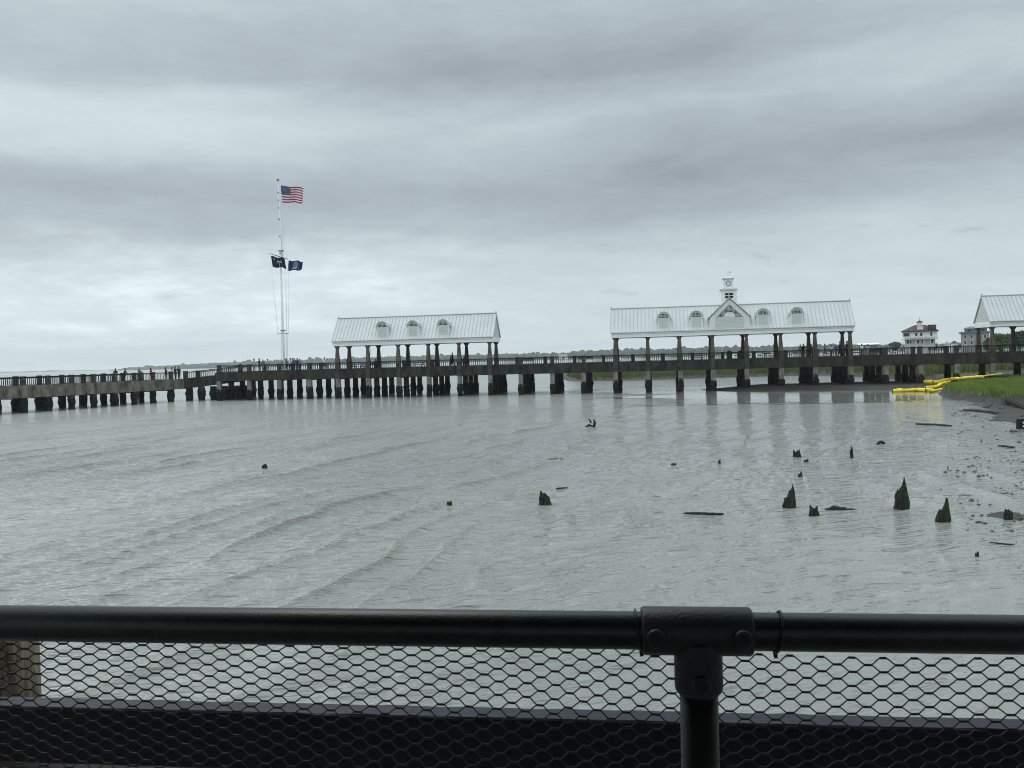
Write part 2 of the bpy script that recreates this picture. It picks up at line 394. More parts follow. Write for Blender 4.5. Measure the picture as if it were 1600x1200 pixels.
def blades(name, X, Y, Z, hgt, wid, m, lean=.35):
    n = len(X); th = rng.random(n) * 6.283; h = hgt * (.55 + .6 * rng.random(n)); w_ = wid * (.6 + .8 * rng.random(n))
    lx = (rng.random(n) - .35) * lean * h; ly = (rng.random(n) - .5) * lean * h
    bx_, by_ = np.cos(th) * w_ / 2, np.sin(th) * w_ / 2
    v = np.empty((n, 4, 3)); v[:, 0] = np.stack([X - bx_, Y - by_, Z - .05], -1); v[:, 1] = np.stack([X + bx_, Y + by_, Z - .05], -1)
    v[:, 2] = np.stack([X + bx_ * .7 + lx * .4, Y + by_ * .7 + ly * .4, Z + h * .6], -1); v[:, 3] = np.stack([X + lx, Y + ly, Z + h], -1)
    b = np.arange(n)[:, None] * 4
    Fc = np.concatenate([b + np.array([0, 1, 2]), b + np.array([0, 2, 3])])
    return rawmesh(name, v.reshape(-1, 3), Fc, m)
m_grass = mat('marsh_grass_green', (.085, .145, .024), .8, c2=(.23, .29, .06), scale=.6, spec=.2)
m_grass2 = mat('marsh_grass_olive', (.06, .085, .022), .8, c2=(.14, .15, .05), scale=.12, spec=.2)
gX = 38 + 42 * rng.random(150000); gY = 62 + 44 * rng.random(150000); be = bank_edge(gX, gY); k = be > .08 + .3 * rng.random(150000)
k &= vn(gX, gY, 1.5, 5) > .12
for (x0, y0), (x1, y1) in (((1445, 600), (1500, 592)), ((1500, 592), (1566, 583.5)), ((1460, 606), (1488, 596))):      # flattened where the booms lie
    A_, B_ = ground(x0, y0), ground(x1, y1); ab = np.array([B_.x - A_.x, B_.y - A_.y]); q_ = np.clip(((gX - A_.x) * ab[0] + (gY - A_.y) * ab[1]) / (ab @ ab), 0, 1)
    k &= ((gX - A_.x - q_ * ab[0]) ** 2 + ((gY - A_.y - q_ * ab[1]) / 2.6) ** 2 > .8)
gX, gY = gX[k], gY[k]
tag(blades('bank_grass', gX, gY, height(gX, gY), .30 + .14 * vn(gX, gY, 3.0, 15), .06, m_grass), 'bright green cordgrass covering the low bank in front of the pier', 'grass', kind='stuff')
gX = 8 + 330 * rng.random(110000) ** 1.3; gY = 125 + 85 * rng.random(110000); h_ = height(gX, gY); k = h_ > .32
gX, gY, h_ = gX[k], gY[k], h_[k]
tag(blades('marsh_grass', gX, gY, h_, .9 + .5 * vn(gX, gY, 9.0, 45), .16, m_grass2), 'olive marsh grass seen under the pier on the far mudbank', 'grass', kind='stuff')

# ------------------------------------------------------------------ main pier
BX = [342, 389, 436, 483.4, 528, 575.6, 623, 670, 718, 766, 813.5, 863, 912, 962, 1012.5, 1063, 1114, 1167, 1220.5, 1274, 1329, 1384, 1438.5, 1495, 1551]
BT = [pier_t(x) for x in BX]
st = BT[-1] - BT[-2]
BT += [BT[-1] + st * i for i in range(1, 5)]
DZ, FB, RT, WD = 3.72, 2.62, 4.72, 10.7
pier = thing('pier', 'long grey concrete pier on dark oyster crusted piles crossing the water', 'pier', (0, Y0, 0), -PH)
T0, T1 = BT[0] - .35, BT[-1] + .4
MB().box((T0 + .05, .22, DZ - .35), (T1, WD - .22, DZ)).build('deck', m_deck, pier)
f = MB()
for a, b in zip([T0] + BT[1:], BT[1:] + [T1]):
    f.box((a + (.01 if a != T0 else 0), 0, FB + .02 * random.random()), (b - .01, .2, DZ + .06))
f.box((T0, 0, DZ + .06), (T1, .30, DZ + .13))
f.build('edge_beam', m_conc, pier)
MB().box((T0, WD - .2, FB), (T1, WD, DZ + .08)).build('edge_beam', m_conc, pier)
MB().box((T0 - .2, -.01, FB), (T0 - .002, WD + .01, DZ + .06)).build('end_beam', m_conc, pier)
cb = MB()
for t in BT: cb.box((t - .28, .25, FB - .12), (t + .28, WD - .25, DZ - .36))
cb.build('cap_beams', m_conc, pier)
def pile(t, d, ztop, w0, parent, light=True, zb=-1.0):
    m = MB(); n = 8; rings = []
    k0 = 1.45 + random.uniform(-.25, .3)
    zs = [zb, 0, .35, .7, 1.05, 1.3, k0 + .02]
    for z in zs:
        bulge = 1.0 + .28 * math.exp(-((z - .9) / .55) ** 2) + (.12 if z < .3 else 0)
        rings.append((z, w0 * .5 * bulge * random.uniform(.94, 1.08)))
    vs = []
    for z, r0 in rings:
        for j in range(n):
            th = 2 * math.pi * (j + .5) / n; q = r0 * (1.06 + .14 * random.uniform(-1, 1))
            vs.append((t + q * math.cos(th), d + q * math.sin(th), z + random.uniform(-.05, .05) * (z > 0)))
    fs = [(i * n + j, i * n + (j + 1) % n, (i + 1) * n + (j + 1) % n, (i + 1) * n + j) for i in range(len(rings) - 1) for j in range(n)]
    fs.append(tuple((len(rings) - 1) * n + j for j in range(n)))
    m.add(vs, fs, 1)
    m.frus((t, d), k0 - .3, ztop, w0 * .86, w0 * .86, 0)
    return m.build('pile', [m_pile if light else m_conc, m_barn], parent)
np_ = 0
for i, t in enumerate(BT):
    for q, d in enumerate((.12, 3.5, 6.9, 10.3)):
        if i > 22 and q > 1: continue
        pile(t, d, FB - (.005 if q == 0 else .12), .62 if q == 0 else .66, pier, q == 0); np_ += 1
# railing: posts and panels, front and rear
PAV = [(528, 766), (962, 1329), (1551, 1720)]
def is_col(i):
    x = BX[i] if i < len(BX) else 1551 + 57 * (i - 24)
    return any(a - 3 <= x <= b + 3 for a, b in PAV)
def post(t, d, parent, zb=DZ, top=RT, w_=.5):
    m = MB().box((t - w_ / 2, d - w_ / 2 + .05, zb), (t + w_ / 2, d + w_ / 2 - .05, top + .02))
    m.frus((t, d), top + .021, top + .10, w_ + .08, w_ - .1)
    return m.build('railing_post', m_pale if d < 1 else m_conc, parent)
def panel(a, b, d, parent, za=DZ, zb_=DZ, rz=1.0, mtl=None):
    m = MB(); n = max(2, int((b - a) / .26)); h = rz
    def z(t): return za + (zb_ - za) * (t - a) / (b - a)
    for lo, hi, th in ((h - .09, h + .01, .05), (h - .16, h - .12, .02), (.14, .18, .025)):
        v = [(a, d - th, z(a) + lo), (b, d - th, z(b) + lo), (b, d + th, z(b) + lo), (a, d + th, z(a) + lo)]
        v += [(p[0], p[1], p[2] + hi - lo) for p in v]
        m.add(v, [(0, 3, 2, 1), (4, 5, 6, 7), (0, 1, 5, 4), (1, 2, 6, 5), (2, 3, 7, 6), (3, 0, 4, 7)])
    for k in range(1, n):
        t = a + (b - a) * k / n; m.box((t - .022, d - .02, z(t) + .18), (t + .022, d + .02, z(t) + h - .16))
    return m.build('railing_panel', mtl or m_iron, parent)
for i, t in enumerate(BT):
    post(t, .22, pier) if not is_col(i) else None
    if i < len(BT) - 1:
        w_ = .28; panel(t + w_, BT[i + 1] - w_, .22, pier, rz=RT - DZ)
rear = [t + 1.9 for t in BT[:-1]]
for i, t in enumerate(rear):
    post(t, WD - .3, pier)
    if i < len(rear) - 1: panel(t + .27, rear[i + 1] - .27, WD - .3, pier, rz=RT - DZ)

# ------------------------------------------------------------------ pavilions
EB, ET, RZ = 6.87, 7.42, 10.52
CD = 4.7          # rear columns
def roofz(d): return ET + (RZ - ET) * (d + .2) / 2.55
def lattice(m, x0, x1, z0, z1, y, step, inside, th=.035, mi=0):
    x = x0 + step
    while x < x1 - .01:
        zs = [z for z in np.arange(z0, z1, step / 4) if inside(x, z)]
        if zs: m.box((x - th / 2, y, min(zs)), (x + th / 2, y + .02, max(zs) + step / 4), mi)
        x += step
    z = z0 + step
    while z < z1 - .01:
        xs = [x for x in np.arange(x0, x1, step / 4) if inside(x, z)]
        if xs: m.box((min(xs), y - .006, z - th / 2), (max(xs) + step / 4, y + .012, z + th / 2), mi)
        z += step
def dormer(tc_, root):
    wR, zs_, zb = .76, 9.12, 7.55; y0 = .02
    arc = [(tc_ + wR * math.cos(a), zs_ + wR * math.sin(a)) for a in np.linspace(0, math.pi, 13)]
    poly = [(tc_ + wR, zb)] + arc + [(tc_ - wR, zb)]
    d = MB().prism(poly[::-1], 'y', y0, 1.9).build('dormer', m_white, root)
    # curved hood
    m = MB(); ro, ri = wR + .10, wR + .005; A = np.linspace(-.12, math.pi + .12, 15); vs = []
    for a in A:
        for rr_, yy in ((ri, y0 - .14), (ro, y0 - .14), (ro, 2.0), (ri, 2.0)): vs.append((tc_ + rr_ * math.cos(a), yy, zs_ + rr_ * math.sin(a)))
    fs = []
    for i in range(len(A) - 1):
        for k in range(4): fs.append((i * 4 + k, (i + 1) * 4 + k, (i + 1) * 4 + (k + 1) % 4, i * 4 + (k + 1) % 4))
    fs += [(0, 1, 2, 3), tuple(len(vs) - 4 + k for k in (3, 2, 1, 0))]
    m.add(vs, fs); m.build('dormer_hood', m_roof, d)
    m = MB()
    for k in range(9): m.box((tc_ - .56, y0 - .028 - .006 * (k % 1), zb + .18 + k * .155), (tc_ + .56, y0 - .001, zb + .18 + k * .155 + .14))
    m.build('clapboard_panel', m_clap, d)
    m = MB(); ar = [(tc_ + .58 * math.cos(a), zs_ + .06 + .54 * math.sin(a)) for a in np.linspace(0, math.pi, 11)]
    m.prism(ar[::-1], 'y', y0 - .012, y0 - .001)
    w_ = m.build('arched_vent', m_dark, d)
    m = MB(); lattice(m, tc_ - .58, tc_ + .58, zs_ + .06, zs_ + .6, y0 - .04, .165, lambda x, z: ((x - tc_) / .58) ** 2 + ((z - zs_ - .06) / .54) ** 2 < 1, .028)
    m.build('lattice', m_white, w_)
    return d
def pavilion(ta, tb, cols, label, dorm, grp='white roofed pavilions along the pier', over=.5):
    tm = (ta + tb) / 2
    root = thing('pavilion', label, 'pavilion', W2(tm, 0, DZ), -PH, grp)
    def loc(o):            # parts are laid out in pier coordinates, then shifted into the pavilion's own frame
        o.location = (-tm, 0, -DZ); return o
    a, b = ta - over, tb + over
    for t in cols:
        for d in (.08, CD):
            m = MB(); w0 = .56
            m.box((t - w0 / 2, d - w0 / 2, DZ if d > 1 else FB - .0), (t + w0 / 2, d + w0 / 2, RT + .05), 1)
            m.frus((t, d), RT + .05, EB - .32, w0 * .95, .32)
            m.frus((t, d), EB - .32, EB - .05, .34, .62)
            m.box((t - .36, d - .2, EB - .05), (t + .36, d + .2, EB - .003))
            loc(m.build('column', [m_col, m_pale], root))
    y0, y1, yr = -.2, CD + .3, (CD + .1) / 2
    # eaves beam ring
    m = MB(); m.box((a, y0, EB), (b, y0 + .22, ET)); m.box((a, y1 - .22, EB), (b, y1, ET))
    m.box((a, y0 + .221, EB), (a + .22, y1 - .221, ET)); m.box((b - .22, y0 + .221, EB), (b, y1 - .221, ET))
    m.box((a - .05, y0 - .06, ET - .13), (b + .05, y0 - .001, ET + .0)); m.box((a - .04, y0 - .035, EB + .002), (b + .04, y0 - .001, EB + .07))
    loc(m.build('eaves_beam', m_white, root))
    # roof slabs
    th = .09; m = MB(); a2, b2 = a - .12, b + .12
    yr = (y0 + y1) / 2; e0, e1 = y0 - .14, y1 + .14
    sl = (RZ - ET) / (yr - e0)
    for s, ye in ((1, e0), (-1, e1)):
        v = [(a2, ye, ET + .02), (b2, ye, ET + .02), (b2, yr, RZ), (a2, yr, RZ)]
        v += [(p[0], p[1], p[2] + th) for p in v]
        m.add(v, [(0, 3, 2, 1), (4, 5, 6, 7), (0, 1, 5, 4), (1, 2, 6, 5), (2, 3, 7, 6), (3, 0, 4, 7)])
    n = int(round((b2 - a2) / .48))
    for k in range(n + 1):
        t = a2 + .03 + (b2 - a2 - .06) * k / n
        for ye in (e0, e1):
            yy = yr + (.04 if ye > yr else -.04)
            v = [(t - .02, ye, ET + .02 + th), (t + .02, ye, ET + .02 + th), (t + .02, yy, RZ + th), (t - .02, yy, RZ + th)]
            v += [(p[0], p[1], p[2] + .05) for p in v]
            m.add(v, [(0, 3, 2, 1), (4, 5, 6, 7), (0, 1, 5, 4), (1, 2, 6, 5), (2, 3, 7, 6), (3, 0, 4, 7)], 1)
    m.tube([(a2 - .02, yr, RZ + th + .02), (b2 + .02, yr, RZ + th + .02)], .09, 6, 1)
    roof = loc(m.build('roof', [m_roof, m_seam], root))
    m = MB()
    for t in (a2 + .1, b2 - .1): m.tube([(t, yr, RZ + .1), (t, yr, RZ + .45)], [.05, .03], 6); m.box((t - .1, yr - .03, RZ + .3), (t + .1, yr + .03, RZ + .34))
    m.build('ridge_finial', m_seam, roof)
    # gable ends: white verge boards and clapboards
    for t, s in ((a, 1), (b, -1)):
        m = MB(); tri = [(y0 + .02, ET), (y1 - .02, ET), (yr, RZ - .03)]
        m.prism(tri, 'x', t + s * .05, t + s * .2)
        for k in range(1, 14):
            z = ET + .2 * k; hw = (RZ - .35 - z) / sl
            if hw > .1: m.box((min(t, t + s * .05), yr - hw, z), (max(t + s * .001, t + s * .049), yr + hw, z + .15), 1)
        g = loc(m.build('gable_end', [m_white, m_clap], root))
    # soffit / ceiling
    loc(MB().box((a + .25, y0 + .25, ET - .12), (b - .25, y1 - .25, ET - .05)).build('ceiling', m_under, root))
    for t in dorm:
        d = loc(dormer(t, root))
    return root, loc
xs = lambda lst: [pier_t(x) for x in lst]
p1, _ = pavilion(BT[4], BT[9], BT[4:10], 'white metal roofed pavilion with three arched dormers right of the flagpole', [pier_t(x, -40) for x in (597.5, 645.5, 692.8)], over=.5)
p2, loc2 = pavilion(BT[13], BT[20], BT[13:21], 'longest pavilion with a clock tower and central lattice gable', [pier_t(x, -40) for x in (1037.5, 1088.3, 1192.5, 1245.3)], over=.45)
p3, _ = pavilion(BT[24], BT[28], BT[24:29], 'pavilion at the right edge with its gable end showing above the grass', [pier_t(x, -40) for x in (1650, 1705)], over=.3)
# central gable of the clock pavilion
tg = pier_t(1139.7, -60); hw = 2.38
zb_, zs_, za_ = 7.43, 9.0, 11.28
m = MB().prism([(tg + hw, zb_), (tg + hw, zs_), (tg, za_), (tg - hw, zs_), (tg - hw, zb_)], 'y', -.22, CD + .3)
gb = loc2(m.build('cross_gable', m_white, p2))
m = MB()
for s in (-1, 1):
    v = [(tg + s * (hw + .18), -.42, zs_ - .08), (tg, -.42, za_ + .06), (tg, CD + .5, za_ + .06), (tg + s * (hw + .18), CD + .5, zs_ - .08)]
    v += [(p[0], p[1], p[2] + .11) for p in v]
    m.add(v, [(0, 3, 2, 1), (4, 5, 6, 7), (0, 1, 5, 4), (1, 2, 6, 5), (2, 3, 7, 6), (3, 0, 4, 7)], 0)
m.build('gable_roof', m_roof, gb)
m = MB()
for k in range(9): m.box((tg - 1.72, -.25, zb_ + .06 + k * .165), (tg + 1.72, -.221, zb_ + .06 + k * .165 + .15))
m.build('clapboard_panel', m_clap, gb)
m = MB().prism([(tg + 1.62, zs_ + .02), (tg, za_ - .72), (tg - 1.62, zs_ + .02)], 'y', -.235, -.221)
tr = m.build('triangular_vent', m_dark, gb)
def intri(x, z): return zs_ + .02 < z < za_ - .74 - abs(x - tg) * .958 and not ((x - tg) ** 2 + (z - zs_) ** 2 < .5)
m = MB(); lattice(m, tg - 1.62, tg + 1.62, zs_, za_ - .7, -.27, .15, intri, .028)
m.prism([(tg + .68 * math.cos(a), zs_ + .03 + .62 * math.sin(a)) for a in np.linspace(math.pi, 0, 13)], 'y', -.26, -.236)
m.build('lattice', m_white, tr)
# clock tower
tt, yt = pier_t(1138.2, -90, 2.3), 2.35
m = MB().box((tt - .92, yt - .92, RZ - .9), (tt + .92, yt + .92, 12.42)); m.box((tt - .85, yt - .85, 12.54), (tt + .85, yt + .85, 12.62)); m.box((tt - .58, yt - .58, 12.62), (tt + .58, yt + .58, 13.82))
for q in (12.66, ): m.box((tt - .66, yt - .66, q), (tt + .66, yt + .66, q + .08))
tw = loc2(m.build('clock_tower', m_white, p2))
m = MB().box((tt - 1.06, yt - 1.06, 12.42), (tt + 1.06, yt + 1.06, 12.54)); m.box((tt - .70, yt - .70, 13.82), (tt + .70, yt + .70, 13.93)); m.frus((tt, yt), 13.93, 14.15, 1.2, .3)
m.build('cornice', m_roof, tw)
m = MB().tube([(tt, yt, 14.15), (tt, yt, 14.45), (tt, yt, 15.0)], [.05, .03, .012], 6); m.tube([(tt - .35, yt, 14.62), (tt + .35, yt, 14.62)], .018, 5); m.tube([(tt, yt - .3, 14.5), (tt, yt + .3, 14.5)], .014, 5)
m.add([(tt + .1, yt, 14.66), (tt + .38, yt, 14.66), (tt + .24, yt, 14.84), (tt + .1, yt + .02, 14.66), (tt + .38, yt + .02, 14.66), (tt + .24, yt + .02, 14.84)], [(0, 1, 2), (5, 4, 3)])
m.build('weather_vane', m_seam, tw)
def disc(cx, cz, r, y0_, y1_, n=20): return [(cx + r * math.cos(a), cz + r * math.sin(a)) for a in np.linspace(2 * math.pi, 0, n, endpoint=False)]
m = MB().prism(disc(tt, 13.28, .30, 0, 0), 'y', yt - .62, yt - .581, 1); m.prism(disc(tt, 13.28, .24, 0, 0), 'y', yt - .635, yt - .621, 0)
ck = m.build('clock_face', [m_white, m_dark], tw)
m = MB().box((tt - .012, yt - .65, 13.28), (tt + .012, yt - .637, 13.48)); m.box((tt, yt - .65, 13.265), (tt + .14, yt - .637, 13.29)); m.build('hands', m_dark, ck)
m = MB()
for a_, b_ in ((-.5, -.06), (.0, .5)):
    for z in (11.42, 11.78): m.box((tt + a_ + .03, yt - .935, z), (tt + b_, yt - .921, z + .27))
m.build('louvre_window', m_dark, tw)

# ------------------------------------------------------------------ lower walkway on the left, and its ramp
def lower():
    A = at(-60, 652.5); Bp = at(288, 626.5)
    dirv = (Bp - A); Ld = Vector((dirv.x, dirv.y)).length; al = math.atan2(dirv.y, dirv.x)
    root = thing('walkway', 'lower stained concrete walkway with light patches, left of the ramp', 'walkway', (A.x, A.y, 0), al)
    WW = 6.0; z0, zf, zr = 2.95, 1.66, 4.0    # local x along, +y = far (left) side
    MB().box((0, .2, z0 - .35), (Ld, WW - .2, z0)).build('deck', m_deck, root)
    m = MB(); n = 8
    for k in range(n): m.box((Ld * k / n + .008, 0, zf + random.uniform(0, .03)), (Ld * (k + 1) / n - .008, .2, z0 + .05))
    m.box((0, 0, z0 + .051), (Ld, .3, z0 + .12)); m.build('edge_beam', m_lime, root)
    MB().box((0, WW - .2, zf), (Ld, WW, z0 + .08)).build('edge_beam', m_lime, root)
    nb = 10; bt = [Ld * (k + .35) / nb for k in range(nb)]
    for t in bt:
        for d in (.35, WW - .4): pile(t, d, zf + .2, random.uniform(.66, .82), root, False)
        m = MB().box((t - .3, .25, zf - .15), (t + .3, WW - .25, z0 - .36)); m.build('cap_beam', m_conc, root)
    for d in (.25, WW - .3):
        for i, t in enumerate(bt):
            tt_ = t + .2 * (d > 1)
            o = post(tt_, d, root, z0, zr + .02, .48)
            if i < nb - 1: panel(tt_ + .3, bt[i + 1] - .3 + .2 * (d > 1), d, root, z0, z0, zr - z0)
    # ramp up to the main pier
    C = W2(BT[0] + 1.5, 3.2, 0); dr = C - Bp; Lr = math.hypot(dr.x, dr.y); ar = math.atan2(dr.y, dr.x)
    rp = thing('ramp', 'sloping concrete ramp joining the lower walkway to the main pier', 'ramp', (Bp.x, Bp.y, 0), ar)
    m = MB(); z1 = DZ - .12
    for ya, yb, lo in ((.2, WW - .4, -.35),):
        v = [(0, ya, z0 - .35), (Lr, ya, z1 - .35), (Lr, yb, z1 - .35), (0, yb, z0 - .35), (0, ya, z0), (Lr, ya, z1), (Lr, yb, z1), (0, yb, z0)]
        m.add(v, [(0, 3, 2, 1), (4, 5, 6, 7), (0, 1, 5, 4), (1, 2, 6, 5), (2, 3, 7, 6), (3, 0, 4, 7)])
    m.build('deck', m_deck, rp)
    m = MB()
    v = [(0, 0, zf), (Lr, 0, z1 - 1.15), (Lr, .2, z1 - 1.15), (0, .2, zf), (0, 0, z0 + .1), (Lr, 0, z1 + .1), (Lr, .2, z1 + .1), (0, .2, z0 + .1)]
    m.add(v, [(0, 3, 2, 1), (4, 5, 6, 7), (0, 1, 5, 4), (1, 2, 6, 5), (2, 3, 7, 6), (3, 0, 4, 7)])
    m.build('edge_beam', m_conc, rp)
    for fr in (.08, .3, .52, .74, .94):
        for d in (.35, WW - .6): pile(Lr * fr, d, zf + .15, .8, rp, False)
    for d in (.2, WW - .6):
        post(.25, d, rp, z0, zr + .03, .55)
        panel(.5, Lr - .05, d, rp, z0, z1, 1.02)
    return root, al, A
walk, walk_a, walk_A = lower()

# ------------------------------------------------------------------ flagpole and flags
base = W2(pier_t(439.6, 12), 1.0, DZ); bd = base.y
topp = at_depth(434.2, 283, (base - Vector((0, 0, EYE))).dot(-(CM.col[2]).normalized()) if False else base.y / ray(434.2, 283).y)
fp = thing('flagpole', 'tall white nautical flagpole with a yardarm standing on the pier deck', 'flagpole', base)
lean = (topp - base)
def along(fr, off=(0, 0, 0)): return lean * fr + Vector(off)
MB().tube([along(0), along(.10), along(.63)], [.18, .165, .12], 10).build('lower_mast', m_pole, fp)
MB().tube([along(.57, (.28, 0, 0)), along(.63, (.24, 0, 0)), along(1, (0, 0, 0))], [.11, .10, .05], 8).build('topmast', m_pole, fp)
MB().tube([along(.0, (0, 0, -.02)), along(.012)], [.42, .38], 10).build('base_collar', m_steel, fp)
m = MB()
for fr in (.575, .635): 
    p = along(fr); m.box((p.x - .2, p.y - .2, p.z - .07), (p.x + .45, p.y + .2, p.z + .07))
m.build('doubling_bracket', m_steel, fp)
p = along(1.0); m = MB(); m.tube([p, p + Vector((0, 0, .12)), p + Vector((0, 0, .28)), p + Vector((0, 0, .38))], [.1, .2, .2, .06], 8); m.build('truck_ball', m_steel, fp)
ya = at_depth(421, 396, (base.y - 1.0) / ray(421, 396).y) - base; yb = at_depth(450, 405, (base.y + .6) / ray(450, 405).y) - base
MB().tube([ya, (ya + yb) / 2, yb], [.045, .07, .045], 6).build('yardarm', m_steel, fp)
p = along(.20); MB().box((p.x - .75, p.y - .03, p.z - .04), (p.x + .75, p.y + .03, p.z + .04)).box((p.x - .3, p.y - .24, p.z + .35), (p.x + .3, p.y + .24, p.z + .5)).build('spreader', m_steel, fp)
m = MB()
for q in (.62, .71, .80, .86, .9, .94): pp = along(q); m.box((pp.x - .1, pp.y - .12, pp.z - .08), (pp.x + .1, pp.y - .04, pp.z + .08))
m.build('fittings', m_steel, fp)
m = MB(); rr = .018
for s, en in ((ya, along(.205, (-.7, 0, 0))), (yb, along(.205, (.7, 0, 0))), (along(.6, (-.1, 0, 0)), along(.05, (-.35, 0, 0))), (along(.6, (.5, 0, 0)), along(.06, (.5, 0, 0))), (along(.995, (.1, 0, 0)), along(.64, (.55, 0, 0))), (along(.64, (.55, 0, 0)), along(.03, (.35, 0, 0)))):
    mid_ = (s + en) / 2 + Vector((.08, 0, -.1)); m.tube([s, mid_, en], rr, 4)
m.build('halyards', m_pole, fp)

def flagmat(name, c): 
    m = mat(name, c, .8, var=.10, scale=1.5); b = m.node_tree.nodes['Principled BSDF']; return m
m_red = flagmat('flag_red', (.30, .012, .045)); m_fw = flagmat('flag_white', (.70, .66, .70)); m_blue = flagmat('flag_blue', (.035, .05, .13)); m_navy = flagmat('flag_navy', (.012, .018, .035)); m_navy2 = flagmat('flag_royal', (.02, .028, .12)); m_emb = flagmat('flag_emblem', (.40, .45, .50))
def flag(name, label, pts, dep, paint, nx, ny, mats, amp=.16, ph=0., decals=()):
    """pts: hoist top, fly top, fly bottom, hoist bottom (photo) at world depth dep"""
    q = [at_depth(x, y, dep / ray(x, y).y) for x, y in pts]; o0 = q[0]
    def pos(u, v, off=0):
        p = (q[0] * (1 - u) + q[1] * u) * (1 - v) + (q[3] * (1 - u) + q[2] * u) * v
        s = math.sin(u * 9.5 + v * 1.6 + ph); s2 = math.sin(u * 17 - v * 2 + ph)
        return Vector((p.x + .02 * s2 * u, p.y + (amp * s + .35 * amp * s2) * (.25 + u) + off, p.z + .10 * s * (.3 + u))) - o0
    V = [pos(i / nx, j / ny) for j in range(ny + 1) for i in range(nx + 1)]
    m = MB(); fs = []
    for j in range(ny):
        for i in range(nx):
            m.add([], [], 0); a = j * (nx + 1) + i
            m.f.append((a, a + 1, a + nx + 2, a + nx + 1)); m.m.append(paint((i + .5) / nx, (j + .5) / ny)); m.sm.append(True)
    m.v = [tuple(v) for v in V]
    o = m.build(name, mats); o.location = o0; tag(o, label, 'flag', 'flags flying from the white flagpole')
    for dn_, dmat, polys in decals:
        m = MB()
        for pl in polys:
            for s in (-.025, .025):
                m.add([pos(u, v, s) for u, v in pl], [tuple(range(len(pl)))])
        m.build(dn_, dmat, o)
    return o
def us(u, v):
    if u < .42 and v < 7 / 13: return 2
    return 0 if int(v * 13) % 2 == 0 else 1
stars = []
for r_ in range(9):
    for c_ in range(6 if r_ % 2 == 0 else 5):
        cu = .42 * (c_ + .5 + (0 if r_ % 2 == 0 else .5)) / 6; cv = 7 / 13 * (r_ + .75) / 9.5
        stars.append([(cu + (.013 if k % 2 == 0 else .006) * math.sin(k * math.pi / 5), cv - (.022 if k % 2 == 0 else .010) * math.cos(k * math.pi / 5)) for k in range(10)])
flag('flag', 'red and white striped flag with a starry blue canton at the masthead', [(438.5, 290), (475, 293.5), (473, 317), (440.8, 316.5)], base.y + .1, us, 38, 26, [m_red, m_fw, m_blue], .16, 1.0, [('stars', m_fw, stars)])
palm = [[(.50, .95), (.53, .95), (.535, .45), (.505, .45)]]
for a_ in (-150, -120, -90, -55, -25, 0, 180):
    a_ = R(a_); px_, py_ = .52, .45; ex, ey = px_ + .17 * math.cos(a_), py_ + .30 * math.sin(a_) + .08
    palm.append([(px_ - .02, py_), (px_ + .02, py_ - .03), (ex + .02, ey - .02), (ex, ey + .06)])
cres = [[(.20 + .075 * math.cos(a_), .20 + .11 * math.sin(a_)) for a_ in np.linspace(.2, 2.9, 8)] + [(.20 + .075 * math.cos(a_), .17 + .05 * math.sin(a_)) for a_ in np.linspace(2.9, .2, 8)]]
flag('flag', 'near black navy flag with a pale palm tree and crescent, left yardarm end', [(423.3, 400), (445.5, 404), (448, 419), (426, 417.5)], base.y - 1.0, lambda u, v: 0, 18, 10, [m_navy], .13, .4, [('palm_and_crescent', m_emb, palm + cres)])
ring = []
for k in range(14):
    a1, a2 = 2 * math.pi * k / 14, 2 * math.pi * (k + 1) / 14
    ring.append([(.5 + .15 * math.cos(a1), .40 + .27 * math.sin(a1)), (.5 + .15 * math.cos(a2), .40 + .27 * math.sin(a2)), (.5 + .10 * math.cos(a2), .40 + .18 * math.sin(a2)), (.5 + .10 * math.cos(a1), .40 + .18 * math.sin(a1))])
ring += [[(.22, .84), (.30, .70), (.42, .68), (.44, .84)], [(.78, .84), (.70, .70), (.58, .68), (.56, .84)], [(.42, .88), (.42, .72), (.58, .72), (.58, .88)], [(.45, .44), (.55, .44), (.53, .32), (.47, .32)], [(.36, .70), (.40, .55), (.46, .66), (.44, .74)], [(.64, .70), (.60, .55), (.54, .66), (.56, .74)]]
flag('flag', 'royal blue flag with a pale round seal hanging from right yardarm end', [(451, 407), (473.5, 408.3), (472, 421.5), (449.5, 423.2)], base.y + .6, lambda u, v: 0, 18, 10, [m_navy2], .12, 2.2, [('round_seal', m_emb, ring)])

